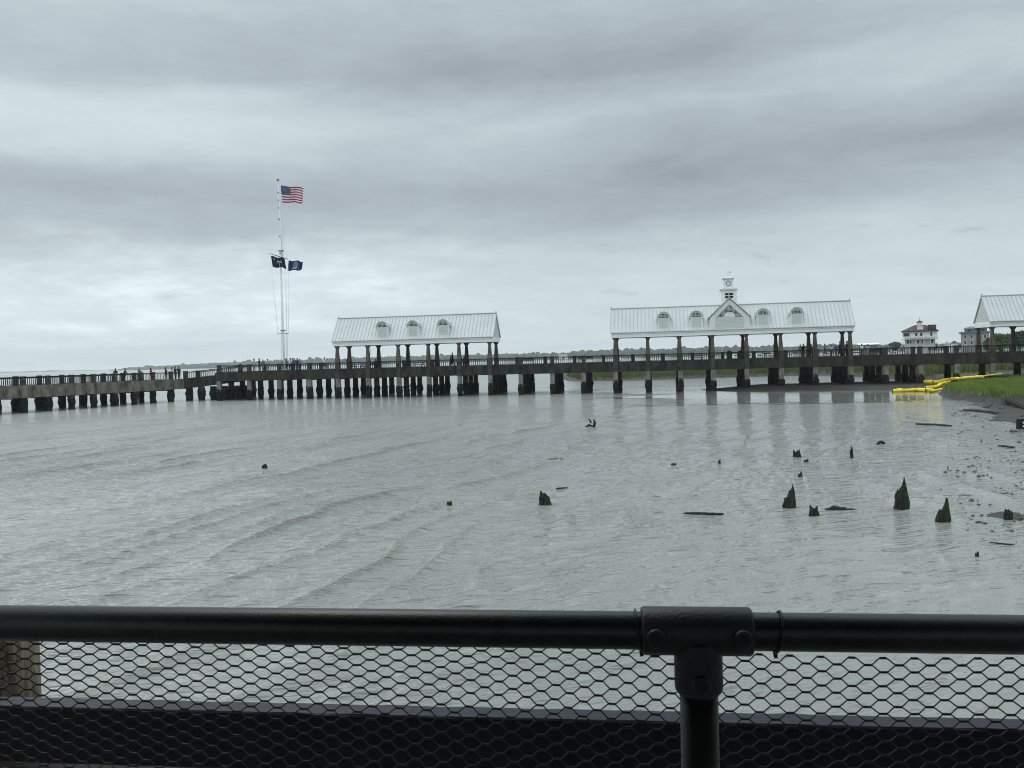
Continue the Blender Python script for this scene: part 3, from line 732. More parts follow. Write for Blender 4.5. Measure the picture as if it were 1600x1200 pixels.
# ------------------------------------------------------------------ furniture on the pier
def onpier(x, d): return W2(pier_t(x, 12, d), d, DZ)
def picnic(x, d, label, rz=0):
    r_ = thing('picnic_table', label, 'picnic table', onpier(x, d), -PH + rz, 'dark picnic tables on the pier')
    MB().box((-.95, -.38, .70), (.95, .38, .76)).build('tabletop', m_black, r_)
    for s in (-1, 1): MB().box((-.95, s * .72 - .14, .42), (.95, s * .72 + .14, .47)).build('bench_seat', m_black, r_)
    for s in (-.6, .6): MB().tube([(s, -.72, 0), (s, -.66, .42), (s, -.2, .70)], .04, 6).tube([(s, .72, 0), (s, .66, .42), (s, .2, .70)], .04, 6).box((s - .03, -.72, .37), (s + .03, .72, .42)).build('frame', m_iron, r_)
def bench(x, d, label, rz=0):
    r_ = thing('bench', label, 'bench', onpier(x, d), -PH + rz, 'slatted dark benches on the pier')
    m = MB()
    for k in range(4): m.box((-1, -.22 + k * .12, .44), (1, -.12 + k * .12, .47))
    m.build('seat', m_black, r_)
    m = MB()
    for k in range(4): m.box((-1, .27 + k * .02, .55 + k * .11), (1, .30 + k * .02, .63 + k * .11))
    m.build('backrest', m_black, r_)
    for s in (-.9, .9): MB().tube([(s, -.2, 0), (s, -.2, .64), (s, .28, .64)], .03, 6).tube([(s, .35, 0), (s, .25, .45), (s, .36, .98)], .03, 6).build('leg', m_iron, r_)
def bin_(x, d, label):
    r_ = thing('litter_bin', label, 'litter bin', onpier(x, d), -PH, 'dark green litter bins on the pier')
    MB().tube([(0, 0, .05), (0, 0, .15), (0, 0, .95)], [.28, .32, .34], 12).build('body', m_grn, r_)
    MB().tube([(0, 0, .96), (0, 0, 1.02), (0, 0, 1.2)], [.36, .36, .14], 12).build('lid', m_black, r_)
picnic(654, 2.2, 'dark picnic table in the middle of the three dormer pavilion')
picnic(1089, 2.2, 'dark picnic table under the left half of the clock tower pavilion')
picnic(1204, 2.4, 'dark picnic table under the clock pavilion just right of its gable')
picnic(560, 2.4, 'dark picnic table at the left end of the three dormer pavilion')
bench(823, 8.8, 'dark bench against the far rail, just right of the three dormer pavilion')
bench(915, 8.8, 'dark bench against the far rail, left of the clock tower pavilion')
bench(1366, 8.8, 'dark bench against the far rail, just right of the clock pavilion')
bench(1465, 8.8, 'dark bench against the far rail, in front of the white house')
bin_(1140, 2.0, 'dark green litter bin directly below the clock tower')
bin_(1157, 1.2, 'dark green litter bin right of the tower, beside a column')
bin_(376, 2.5, 'dark green litter bin near the left corner of the pier')
def swing(x, d, label):
    r_ = thing('porch_swing', label, 'swing', onpier(x, d), -PH + R(12), 'swings hanging in the pavilion')
    MB().box((-.75, -.25, .46), (.75, .25, .51)).build('seat', m_black, r_)
    m = MB()
    for k in range(4): m.box((-.75, .25 + k * .02, .55 + k * .12), (.75, .28 + k * .02, .64 + k * .12))
    m.build('backrest', m_black, r_)
    for s in (-.72, .72): MB().tube([(s, -.22, .5), (s * .62, 0, 2.2), (s * .62, 0, EB - DZ)], .018, 4).tube([(s, .25, .9), (s * .62, 0, 2.2)], .018, 4).build('chain', m_iron, r_)
swing(585, 2.6, 'black porch swing on chains at the left of the dormer pavilion')
swing(724, 2.6, 'black porch swing on chains at the right of the dormer pavilion')

# ------------------------------------------------------------------ people
_mc = {}
def cm(c, rough=.85):
    k_ = tuple(c)
    if k_ not in _mc: _mc[k_] = mat('cloth', c, rough, var=.12, scale=6)
    return _mc[k_]
def skinned(name, V, E, Rd, m, parent, lv=1):
    me = bpy.data.meshes.new(name); me.from_pydata(V, E, []); me.materials.append(m)
    o = bpy.data.objects.new(name, me); COL.objects.link(o)
    if parent: o.parent = parent
    sk = o.modifiers.new('skin', 'SKIN'); sk.use_smooth_shade = True
    for i, r_ in enumerate(Rd):
        s = me.skin_vertices[0].data[i]; s.radius = (r_ if hasattr(r_, '__len__') else (r_, r_)); s.use_root = (i == 0)
    sb = o.modifiers.new('sub', 'SUBSURF'); sb.levels = lv; sb.render_levels = lv
    return o
def person(loc, rz, label, shirt, pants, hair, pose='stand', H=1.72, group='people on the pier', skin=(.20, .12, .085), shorts=False, longhair=False, dress=False):
    s = H / 1.72; r_ = thing('person', label, 'person', loc, rz, group)
    # faces -Y; joints
    hip = .92; lean_ = 0.; st_ = 0.; sit = pose == 'sit'
    if sit: hip = .52
    if pose == 'lean': lean_ = .16
    J = {}
    J['pel'] = (0, 0, hip); J['spi'] = (0, -lean_ * .4, hip + .25); J['che'] = (0, -lean_ * .8, hip + .43); J['nec'] = (0, -lean_, hip + .58); J['hea'] = (0, -lean_ - .02, hip + .70); J['top'] = (0, -lean_ - .01, hip + .79)
    for sd_, sx in (('l', 1), ('r', -1)):
        if sit: J['hp' + sd_] = (.09 * sx, 0, hip); J['kn' + sd_] = (.11 * sx, -.42, hip + .0); J['an' + sd_] = (.11 * sx, -.45, .08); J['to' + sd_] = (.11 * sx, -.60, .04)
        elif pose == 'walk': q = .28 * sx; J['hp' + sd_] = (.09 * sx, 0, hip - .04); J['kn' + sd_] = (.09 * sx, -q * .55 - .05, .49); J['an' + sd_] = (.09 * sx, -q, .09 + (.07 if q < 0 else 0)); J['to' + sd_] = (.09 * sx, -q - .14, .05)
        else: J['hp' + sd_] = (.09 * sx, 0, hip - .04); J['kn' + sd_] = (.10 * sx, -.02, .49); J['an' + sd_] = (.10 * sx, .01, .09); J['to' + sd_] = (.11 * sx, -.14, .04)
        sh = (.185 * sx, -lean_ * .85, hip + .50); J['sh' + sd_] = sh
        if pose == 'walk': a_ = -.22 * sx; J['el' + sd_] = (.23 * sx, -a_ * .5 + .02, hip + .23); J['ha' + sd_] = (.22 * sx, -a_ - .08, hip + .03)
        elif pose == 'lean': J['el' + sd_] = (.24 * sx, -lean_ - .12, hip + .24); J['ha' + sd_] = (.18 * sx, -lean_ - .34, hip + .16)
        elif pose == 'phone': J['el' + sd_] = (.23 * sx, -.08, hip + .22); J['ha' + sd_] = (.08 * sx, -.34, hip + .42)
        elif sit: J['el' + sd_] = (.22 * sx, -.10, hip + .25); J['ha' + sd_] = (.12 * sx, -.32, hip + .12)
        else: J['el' + sd_] = (.23 * sx, .02, hip + .23); J['ha' + sd_] = (.23 * sx, -.06, hip - .02)
    def P(k): return tuple(c * s for c in J[k])
    names = ['pel', 'spi', 'che', 'nec', 'hea', 'top', 'hpl', 'knl', 'anl', 'tol', 'hpr', 'knr', 'anr', 'tor', 'shl', 'ell', 'hal', 'shr', 'elr', 'har']
    rad = [.115, .11, .12, .055, .092, .07, .085, .06, .042, .035, .085, .06, .042, .035, .055, .04, .034, .055, .04, .034]
    ix = {n_: i for i, n_ in enumerate(names)}
    E = [('pel', 'spi'), ('spi', 'che'), ('che', 'nec'), ('nec', 'hea'), ('hea', 'top'), ('pel', 'hpl'), ('hpl', 'knl'), ('knl', 'anl'), ('anl', 'tol'), ('pel', 'hpr'), ('hpr', 'knr'), ('knr', 'anr'), ('anr', 'tor'), ('che', 'shl'), ('shl', 'ell'), ('ell', 'hal'), ('che', 'shr'), ('shr', 'elr'), ('elr', 'har')]
    skinned('body', [P(n_) for n_ in names], [(ix[a], ix[b]) for a, b in E], [x * s for x in rad], cm(skin, .6), r_)
    def sub(nm, keys, rd, ed, c):
        i2 = {n_: i for i, n_ in enumerate(keys)}
        skinned(nm, [P(n_) for n_ in keys], [(i2[a], i2[b]) for a, b in ed], [x * s for x in rd], cm(c), r_)
    sub('shirt', ['pel', 'spi', 'che', 'shl', 'ell', 'shr', 'elr'], [.15, .145, .155, .075, .062, .075, .062], [('pel', 'spi'), ('spi', 'che'), ('che', 'shl'), ('shl', 'ell'), ('che', 'shr'), ('shr', 'elr')], shirt)
    if dress: MB().tube([tuple(c * s for c in (0, 0, hip + .05)), tuple(c * s for c in (0, -.01, hip - .25)), tuple(c * s for c in (0, 0, .42))], [.15 * s, .20 * s, .26 * s], 10).build('skirt', cm(pants), r_)
    elif shorts: sub('shorts', ['pel', 'hpl', 'knl', 'hpr', 'knr'], [.15, .11, .085, .11, .085], [('pel', 'hpl'), ('hpl', 'knl'), ('pel', 'hpr'), ('hpr', 'knr')], pants)
    else: sub('trousers', ['pel', 'hpl', 'knl', 'anl', 'hpr', 'knr', 'anr'], [.15, .11, .085, .062, .11, .085, .062], [('pel', 'hpl'), ('hpl', 'knl'), ('knl', 'anl'), ('pel', 'hpr'), ('hpr', 'knr'), ('knr', 'anr')], pants)
    hp, tp = Vector(P('hea')), Vector(P('top')); bk = Vector((0, .035, 0)) * s
    pts = [hp + bk + Vector((0, .02, -.02)), tp + bk * .6, tp + Vector((0, -.02, .03)) * s]; rd_ = [.085 * s, .098 * s, .06 * s]
    if longhair: pts = [Vector(P('che')) + bk * 3.2 + Vector((0, 0, .02))] + pts; rd_ = [.06 * s] + rd_
    MB().tube(pts, rd_, 9).build('hair', cm(hair), r_)
    return r_
def wl(x, d):
    """point on the lower walkway's deck seen at photo column x"""
    rv = ray(x, hor(x) + 20); ca_, sa_ = math.cos(walk_a), math.sin(walk_a)
    ox, oy = walk_A.x - d * sa_, walk_A.y + d * ca_
    k_ = (ox * sa_ - oy * ca_) / (rv.x * sa_ - rv.y * ca_)
    return Vector((rv.x * k_, rv.y * k_, 2.95))
BK, WH, GY_, NV, DK = (.015, .015, .017), (.62, .63, .63), (.22, .23, .24), (.02, .035, .09), (.02, .015, .012)
PW = [  # lower walkway
 (181, 1.2, 2.6, 'person in a navy top and long white skirt, leftmost of all on walkway', NV, WH, DK, 'stand', dict(dress=True, longhair=True)),
 (194.3, 1.4, 1.2, 'person all in black leaning on the rail, second from the left', BK, BK, DK, 'lean', {}),
 (217.5, 1.2, -.4, 'person in a bright blue jacket at the lower walkway rail', (.06, .20, .36), (.07, .07, .08), (.30, .27, .24), 'lean', {}),
 (222, 3.5, .6, 'small person in an orange top behind the blue jacket', (.45, .13, .05), (.1, .1, .12), DK, 'stand', dict(H=1.3)),
 (236.5, 1.2, .3, 'person in a red top and grey trousers on the lower walkway', (.30, .04, .04), GY_, DK, 'stand', dict(longhair=True)),
 (259.5, 1.4, 1.0, 'person in dark clothes and a wide dark hat, left of the white shirt', BK, (.05, .05, .06), BK, 'phone', dict(longhair=True)),
 (269.3, 1.6, -1.0, 'person in a white shirt between two people in black, before the ramp', WH, (.12, .12, .14), DK, 'stand', {}),
 (274.5, 1.4, .2, 'person in black close to the right of the white shirt, before the ramp', BK, BK, DK, 'stand', dict(H=1.8)),
 (280, 1.8, -.3, 'person in black at the foot of the ramp, rightmost of the group of four', BK, (.03, .03, .04), DK, 'stand', dict(H=1.8))]
for x, d, rz, lb, sh, pa, hr, po, kw in PW: person(wl(x, d), walk_a + rz, lb, sh, pa, hr, po, **kw)
PM = [
 (397.5, 2, .2, 'person in a pale pink shirt with arms up near the pier corner', (.60, .50, .50), (.25, .2, .19), DK, 'phone', dict(H=1.8)),
 (405.8, 2.5, 1.6, 'person in black and brown shorts left of the flagpole', (.03, .03, .035), (.12, .07, .06), DK, 'stand', dict(shorts=True, H=1.8)),
 (418.5, 3, -.6, 'person in a light grey shirt nearest the flagpole on its left', (.38, .40, .43), GY_, DK, 'walk', {}),
 (443.5, 4, .4, 'person in olive green right behind the flagpole', (.09, .10, .07), BK, (.28, .24, .18), 'stand', {}),
 (448.5, 3, -.8, 'person in charcoal beside the person in the bright white top', (.06, .06, .07), BK, DK, 'stand', {}),
 (454, 2, .2, 'person in a bright white top and dark trousers right of the flagpole', (.68, .69, .70), (.03, .03, .05), DK, 'phone', dict(H=1.75)),
 (460, 3, .9, 'person in a blue shirt and white cap in the flagpole group', (.05, .11, .20), (.04, .05, .09), (.55, .55, .55), 'stand', dict(H=1.8)),
 (465, 2.4, -.4, 'person in navy on the right end of the flagpole group', NV, NV, DK, 'stand', {}),
 (507.5, 3, .3, 'person in a white shirt and red shorts, left one of the pair', WH, (.25, .05, .05), DK, 'stand', dict(shorts=True)),
 (511.5, 4, -.3, 'person in a white shirt and grey trousers, right one of the pair', (.6, .6, .6), GY_, DK, 'stand', dict(H=1.6)),
 (681.5, 5.6, 1.5, 'person in a beige shirt walking under the dormer pavilion', (.34, .30, .26), (.3, .28, .25), DK, 'walk', dict(shorts=True)),
 (707.5, 5.4, 1.5, 'person in black striding under the dormer pavilion', BK, BK, DK, 'walk', dict(H=1.88)),
 (705, 6.6, 1.5, 'person in black half hidden behind the striding one', (.03, .03, .03), BK, DK, 'walk', dict(H=1.6)),
 (1251, 6.5, .3, 'person in a tan top near the third gap right of the gable', (.25, .21, .17), GY_, (.2, .13, .08), 'stand', {}),
 (1255.5, 5.8, -.3, 'person in black beside the one in tan, clock pavilion', BK, (.08, .08, .1), DK, 'stand', dict(H=1.78)),
 (1289, 6.5, .9, 'person in grey blue between the last two dormer bays', (.16, .2, .25), (.25, .25, .27), DK, 'walk', {}),
 (1299, 7.5, .2, 'person in white seen at the far rail near pavilion end', (.55, .55, .55), (.1, .1, .14), DK, 'stand', dict(H=1.6)),
 (1306.5, 6.5, -.2, 'person with a white cap and blue shirt near pavilion end', (.1, .16, .28), (.2, .2, .2), (.65, .65, .65), 'stand', dict(H=1.65)),
 (1312.8, 4.2, 1.5, 'tall person in black walking at the clock pavilion end', BK, BK, DK, 'walk', dict(H=1.9)),
 (1323.5, 5.2, -1.2, 'tall person in black at the last column of the clock pavilion', (.02, .02, .025), BK, DK, 'stand', dict(H=1.95)),
 (1347, 7, .3, 'person in white past the clock pavilion on open deck', (.6, .6, .6), (.05, .08, .15), DK, 'walk', dict(H=1.6)),
 (1356, 7.5, -.6, 'person in light blue past the clock pavilion on open deck', (.25, .38, .5), (.3, .3, .3), DK, 'stand', dict(H=1.55)),
 (1393, 6, 1.4, 'person in a vivid blue jacket on open deck before the white house', (.04, .14, .42), (.5, .5, .5), DK, 'walk', dict(H=1.5)),
]
PM += [(411.5, 4, .5, 'person in a mid blue top between the black shirt and grey shirt', (.10, .15, .24), GY_, DK, 'stand', dict(H=1.65)),
 (447, 5.5, .1, 'person in a cream sunhat and beige top deep in the flagpole group', (.35, .32, .26), GY_, (.5, .46, .38), 'stand', dict(H=1.75)),
 (457.3, 4.5, -.2, 'person in black between the white top and blue shirt', BK, BK, DK, 'stand', dict(H=1.75)),
 (469, 4.5, .6, 'person in a grey top just past the navy one, right of group', GY_, NV, DK, 'stand', dict(H=1.6)),
 (544, 6.5, .3, 'person in dark red between first two columns of dormer pavilion', (.10, .02, .02), BK, DK, 'stand', dict(H=1.7)),
 (1268, 7, .4, 'person in navy left of the grey blue walker, far rail', NV, BK, DK, 'stand', dict(H=1.7)),
 (1277, 6, -.5, 'person in white beside the column, left of grey blue walker', WH, NV, DK, 'stand', dict(H=1.65))]
for x, d, rz, lb, sh, pa, hr, po, kw in PM: person(onpier(x, d), -PH + rz, lb, sh, pa, hr, po, **kw)
p = onpier(587, 2.55); person(p + Vector((0, 0, -.02)), -PH + R(12), 'person in dark clothes seated on the left porch swing', (.05, .045, .045), BK, DK, 'sit')
p = onpier(725.5, 2.55); person(p + Vector((0, 0, -.02)), -PH + R(12), 'person in dark clothes seated on the right porch swing', (.04, .05, .06), BK, DK, 'sit')

# ------------------------------------------------------------------ stumps, driftwood and other things in the water
def stump(x, yb, yt, w, label, top='spike', lean_=0., name='stump', grp='rotted timber stumps in the shallows'):
    p = ground(x, yb); dep = p.y; k_ = dep / F
    h = (yb - yt) * k_; r0 = w * k_ / 2
    m = MB(); n = 16; nr = 9
    prof = []
    for j in range(n):
        th = 2 * math.pi * j / n
        if top == 'spike': q = .42 + .58 * max(0, math.cos(th - .5)) ** 1.6
        elif top == 'twin': q = .45 + .40 * abs(math.cos(th * 1.0 + .9)) ** 2 + .15 * max(0, math.cos(th + 2.4))
        elif top == 'flat': q = .80 + .20 * math.cos(th - 3.3)
        else: q = .55 + .4 * max(0, math.cos(th + 1))
        prof.append(min(1, max(.1, q + random.uniform(-.16, .13))))
    seed = Vector((x * .37, yb * .21, 0)); vs = []
    for i in range(nr):
        v_ = i / (nr - 1)
        for j in range(n):
            th = 2 * math.pi * j / n; z = -.35 + (h * prof[j] + .35) * v_
            fr = max(0, z / h) if h else 0
            if top == 'spike': rr_ = r0 * (1.05 - .66 * fr ** 1.5)
            elif top == 'stick': rr_ = r0 * (1 - .15 * fr)
            else: rr_ = r0 * (1 - .35 * fr)
            q = 1 + .34 * mn.noise(seed + Vector((math.cos(th) * 2, math.sin(th) * 2, z * 3 / max(h, .1)))) + .10 * mn.noise(seed + Vector((math.cos(th) * 7, math.sin(th) * 7, 0)))
            cx_ = r0 * .25 * fr if top == 'spike' else 0
            vs.append((rr_ * q * math.cos(th) + cx_ + lean_ * max(0, z), rr_ * q * math.sin(th), z))
    c0 = sum((Vector(v) for v in vs[-n:]), Vector()) / n; c0.z = min(v[2] for v in vs[-n:]) + h * .05
    vs.append(tuple(c0)); fs = [(i * n + j, i * n + (j + 1) % n, (i + 1) * n + (j + 1) % n, (i + 1) * n + j) for i in range(nr - 1) for j in range(n)]
    fs += [((nr - 1) * n + j, (nr - 1) * n + (j + 1) % n, nr * n) for j in range(n)]
    m.add(vs, fs)
    if w > 12:
        for q_ in range(5):
            th = random.uniform(0, 6.28); b0 = Vector((r0 * .72 * math.cos(th), r0 * .72 * math.sin(th), 0)); hh = h * random.uniform(.25, .62) * (1.1 if top != 'flat' else 1.3)
            m.tube([b0, b0 * .9 + Vector((0, 0, hh * .7)), b0 * .8 + Vector((random.uniform(-.02, .02), 0, hh))], [r0 * .22, r0 * .16, r0 * .03], 5, smo=False)
    o = m.build(name, m_mwood); o.location = p
    return tag(o, label, 'stump', grp)
stump(851.5, 788, 767, 20, 'squat flat topped stump, alone left of the others', 'flat', -.05)
stump(1233.5, 792, 756, 20, 'broad pointed dark stump, leftmost of the three big spikes', 'spike')
stump(1271.5, 806, 786, 16, 'short double pointed stump between big spike and mossy log', 'twin')
stump(1408.5, 794, 742, 21, 'tallest slender spike of a stump, near the middle right', 'spike', -.02)
stump(1473.5, 815, 778, 19, 'leaning pointed stump right of the tallest one', 'spike', .04)
stump(1575.5, 811, 794, 14, 'blunt brown stump on the pebbly mud at right edge', 'flat')
stump(1245, 714, 701, 13, 'small slanted stump behind, with a tiny knob beside it', 'twin')
stump(1259.5, 722, 716.5, 8, 'tiny round knob of wood right of the small slanted stump', 'low')
stump(1250, 745, 735.5, 7, 'tiny pointed stump between small stump and broad spike', 'spike')
stump(1331, 715, 695, 4.5, 'thin upright dark stake standing in the shallows', 'stick', -.06, name='stake')
stump(413.5, 731, 724.5, 9, 'lone low dark knob far out on the left water', 'low')
stump(702.5, 788, 781.5, 9, 'low dark knob left of the squat flat topped stump', 'low')
stump(1124, 724, 717.5, 5, 'very small dark peg with a floating chip behind it', 'low')
stump(1053, 726, 723, 9, 'flat dark lump barely breaking the surface, mid water', 'low')
stump(1526.5, 869, 861, 6, 'tiny stub alone near the lower right shore', 'low')
def flog(x0, x1, y, th_, label, cat='log', name='floating_log', y2=None, bulge=1.0, lump=False):
    a_ = ground(x0, y); b_ = ground(x1, y2 or y); c_ = (a_ + b_) / 2; r_ = th_ * c_.y / F / 2
    m = MB(); n = 12; pts = []; rd_ = []
    for k_ in range(n):
        f_ = k_ / (n - 1); p_ = a_.lerp(b_, f_) - c_; p_.z += r_ * .35 + .25 * r_ * mn.noise(Vector((x0, f_ * 4, 0))); p_.y += r_ * .6 * mn.noise(Vector((x1, f_ * 3, 3)))
        pts.append(p_); rd_.append(r_ * (.25 + .75 * math.sin(math.pi * min(1, max(0, .04 + f_ * .92))) ** (.5 if not lump else 1.3)) * random.uniform(.8, 1.2) * bulge)
    m.tube(pts, rd_, 7, smo=False); o = m.build(name, m_mwood); o.location = c_
    return tag(o, label, cat, 'driftwood in the shallows')
flog(1068, 1131, 803, 5, 'long straight waterlogged plank floating in front of the stumps', y2=804)
flog(1290, 1322, 798, 11, 'mossy clump of log between short stump and tallest spike', lump=True, y2=797)
flog(1316, 1337, 797, 4, 'thin broken branch trailing right from the mossy log', 'branch', 'branch')
flog(857, 880, 719.5, 4.5, 'small dark log floating up and right of lone squat stump', y2=718.5)
flog(869, 888, 764.5, 4, 'short dark piece of driftwood just above the squat stump', y2=763.5)
flog(1431, 1487, 663, 4, 'long thin log floating before the muddy shore, far right', y2=666)
flog(1546, 1586, 848, 2.5, 'thin stick lying on wet mud near the right edge', 'branch', 'branch', y2=852)
flog(1505, 1560, 641, 4, 'dark driftwood log lying along the mud below grass bank', y2=646)
flog(1572, 1606, 625, 11, 'thick dark driftwood beam sloping down at the right edge', y2=640)
flog(1560, 1586, 697, 3.5, 'dark branch on glistening mud at the right', 'branch', 'branch', y2=700)
flog(1496, 1520, 774, 1.6, 'hair thin twig on wet mud left of the pebbly patch', 'branch', 'branch')
# half sunk tyre-like ring
p = at(1376.5, 694); k_ = p.y / F; rr_ = 5.2 * k_
m = MB().tube([(rr_ * math.cos(a), 0, rr_ * 1.05 * math.sin(a) - .06) for a in np.linspace(-.4, math.pi + .4, 15)], [.075] * 15, 8); o = m.build('tyre', m_black); o.location = p
tag(o, 'half sunk black tyre standing as an arch behind the stake', 'tyre')
# twig snag with pale scraps
p = at(923, 667); k_ = p.y / F
r_ = thing('snag', 'black snagged branch with pale scraps standing alone in mid water', 'branch', p)
m = MB(); m.tube([(-.35, 0, 0), (-.1, 0, .12), (.15, 0, .05)], [.04, .09, .05], 6); m.tube([(-.05, 0, .05), (.02, 0, .3), (-.12, 0, .58)], [.08, .07, .03], 6); m.tube([(.2, 0, -.05), (.28, 0, .25), (.2, 0, .48)], [.07, .11, .04], 6); m.build('branches', m_mwood, r_)
m = MB().box((-.06, -.1, .16), (.05, -.08, .24)); m.box((.10, -.14, .30), (.16, -.12, .42)); m.build('scraps', m_fw, r_)
# small sign-like block
p = ground(1597, 670); r_ = thing('marker_block', 'small black block with two white marks at the right edge', 'marker', p)
MB().box((-.28, -.1, -.1), (.3, .1, .55)).build('block', m_black, r_); MB().box((-.02, -.125, .1), (.1, -.101, .2)).box((-.02, -.125, .3), (.1, -.101, .4)).build('marks', m_fw, r_)

def rockmesh(seed, flat=.5):
    m = MB(); n, k_ = 9, 6; vs = []
    for i in range(k_ + 1):
        ph_ = math.pi * i / k_
        for j in range(n):
            th = 2 * math.pi * j / n; d_ = Vector((math.sin(ph_) * math.cos(th), math.sin(ph_) * math.sin(th), math.cos(ph_)))
            q = 1 + .45 * mn.noise(d_ * 1.3 + Vector((seed, 0, 0))); vs.append((d_.x * q, d_.y * q * .8, d_.z * q * flat))
    fs = [(i * n + j, (i + 1) * n + j, (i + 1) * n + (j + 1) % n, i * n + (j + 1) % n) for i in range(k_) for j in range(n)]
    m.add(vs, fs, 0, False); o = m.build('rock', m_rock); me = o.data; bpy.data.objects.remove(o); return me
RM = [rockmesh(i * 3.1, .5 + .1 * i) for i in range(4)]
rocks = [(1568, 772, 9, 'larger dark rock in the upper row above the pebbly mud'), (1552, 769, 8, 'low dark rock left of the larger one above the pebbly mud'), (1535, 770, 0, None), (1583, 675, 12, 'biggest flat dark rock on the shining mud, upper right'), (1593, 691, 8, 'dark rock on shining mud below the biggest flat one'),
 (1558, 687, 5, 'small dark rock on the shining mud, left of the branch'), (1556, 681, 4, None), (1497, 678, 4, 'lone tiny dark rock in the water below the long thin log'), (1346, 661, 4, 'tiny dark lump in the water above the tyre'), (1536, 743, 5, 'small rock on mud halfway between shining patch and pebbles'),
 (1543, 742, 3.5, None), (1529, 789, 7, 'flat rock at the left end of the pebbly mud'), (1547, 788, 5, 'small rock inside the pebbly mud'), (1528, 816, 9, 'low rock below the pebbly mud, left one of two'), (1540, 818, 6, 'small rock below the pebbly mud, right one of two'), (1520, 806, 6, None), (1534, 805, 6, None), (1563, 721, 5, None), (1571, 716, 4, None), (1575, 720, 4, None), (1590, 748, 5, None), (1597, 735, 6, None), (1526, 713, 3, None), (1583, 780, 4, None), (1594, 810, 6, None), (1509, 801, 5, None), (1541, 637, 10, 'broad dark rock in front of the grass bank, left one'), (1548, 634, 7, None), (1530, 640, 6, None), (1565, 638, 9, None), (1596, 651, 9, None), (1127.5, 716.5, 3, 'floating chip just behind the very small dark peg')]
for i, (x, y, w_, lb) in enumerate(rocks):
    if not w_: continue
    p = ground(x, y); o = bpy.data.objects.new('rock', RM[i % 4]); COL.objects.link(o); s_ = w_ * p.y / F / 2
    o.location = p + Vector((0, 0, s_ * .05)); o.scale = (s_, s_, s_ * .8); o.rotation_euler = (0, 0, i * 1.7)
    tag(o, lb or 'small dark stone half sunk in the wet mud of right shore', 'rock', 'dark rocks on the muddy right shore')
# pebbles and shell litter (nobody could count them)
N_ = 13000; pX = 9 + 45 * rng.random(N_) ** 1.6; pY = 13 + 62 * rng.random(N_) ** 1.4; sh = np.interp(pY, SHY, SHX); k_ = (pX - sh > -.6) & (pX - sh < 14) & ((fbm(pX, pY, 2.2, 51, 3) > .44))
pX, pY = pX[k_], pY[k_]; hZ = height(pX, pY); n = len(pX); s_ = (.010 + .055 * rng.random(n) ** 3) * (.6 + pY / 50)
oc = np.array([(1, 0, 0), (0, 1, 0), (-1, 0, 0), (0, -1, 0), (0, 0, .7), (0, 0, -.7)]); fo = np.array([(0, 1, 4), (1, 2, 4), (2, 3, 4), (3, 0, 4), (1, 0, 5), (2, 1, 5), (3, 2, 5), (0, 3, 5)])
V = oc[None] * s_[:, None, None] * (1 + .5 * rng.random((n, 6, 3))) + np.stack([pX, pY, np.maximum(hZ, -.01)], -1)[:, None]
tag(rawmesh('pebbles', V.reshape(-1, 3), (np.arange(n)[:, None, None] * 6 + fo[None]).reshape(-1, 3), m_rock), 'scattered dark pebbles and shells on the wet mud at right', 'pebbles', kind='stuff')
# debris line under the grass bank
# ------------------------------------------------------------------ yellow booms
def boom(pts, wpx, label, strapn=3):
    P_ = [at(*q_) for q_ in pts]; c_ = P_[0].copy(); root = thing('containment_boom', label, 'floating boom', c_, 0, 'deflated yellow booms by the grass bank')
    for a_, b_, w_ in zip(P_[:-1], P_[1:], wpx):
        r_ = w_ * a_.y / F / 2; n = 9; m = MB(); ps = []; rd_ = []
        for k_ in range(n):
            f_ = k_ / (n - 1); q = a_.lerp(b_, f_); q.z = max(q.z, hz(q.x, q.y) + r_ * .5) + r_ * .25 * mn.noise(q * .9); q.x += r_ * .3 * mn.noise(q * .5 + Vector((5, 0, 0)))
            ps.append(q - c_); rd_.append(r_ * (.8 if k_ in (0, n - 1) else 1.0) * (1 + .25 * mn.noise(q * 2.2)))
        m.tube(ps, rd_, 8); sg = m.build('boom_segment', m_yel, root)
        m = MB(); m.tube([ps[0] - Vector((.015, 0, 0)), ps[0] + Vector((.015, 0, 0))], r_ * .82, 8); m.tube([ps[4] + Vector((0, 0, -r_)), ps[4] + Vector((.05, 0, r_ * 1.02))], .03, 5); m.build('strap', m_rope, sg)
boom([(1395, 611, .12), (1412, 610.3, .14), (1430, 609.3, .16), (1446, 609.5, .18), (1456, 608.5, .2)], [6, 5.5, 5.5, 6], 'nearest yellow boom lying on the mud, left of the grass tip')
boom([(1446, 606, .3), (1460, 604.5, .32), (1473, 600.5, .4), (1488, 595, .6)], [5, 5.5, 4.5], 'yellow boom bending up from the mud to the back boom')
boom([(1442, 597.5, .5), (1457, 598.2, .52), (1470, 596, .6), (1484, 592.5, .8), (1500, 591.5, 1.0), (1516, 589.8, 1.25), (1536, 588.2, 1.45)], [7, 6, 5.5, 5.5, 5, 4.5], 'long back yellow boom running up onto the grass bank')
boom([(1453, 611.5, .12), (1463, 609.5, .15), (1475, 607, .3)], [4.5, 3.5], 'short yellow boom end touching the muddy foot of grass bank')
boom([(1536, 587.6, 1.45), (1546, 586.2, 1.5), (1556, 585, 1.55), (1566, 583.5, 1.6)], [2.4, 2.2, 2], 'thin yellow line of boom trailing off over the grass')

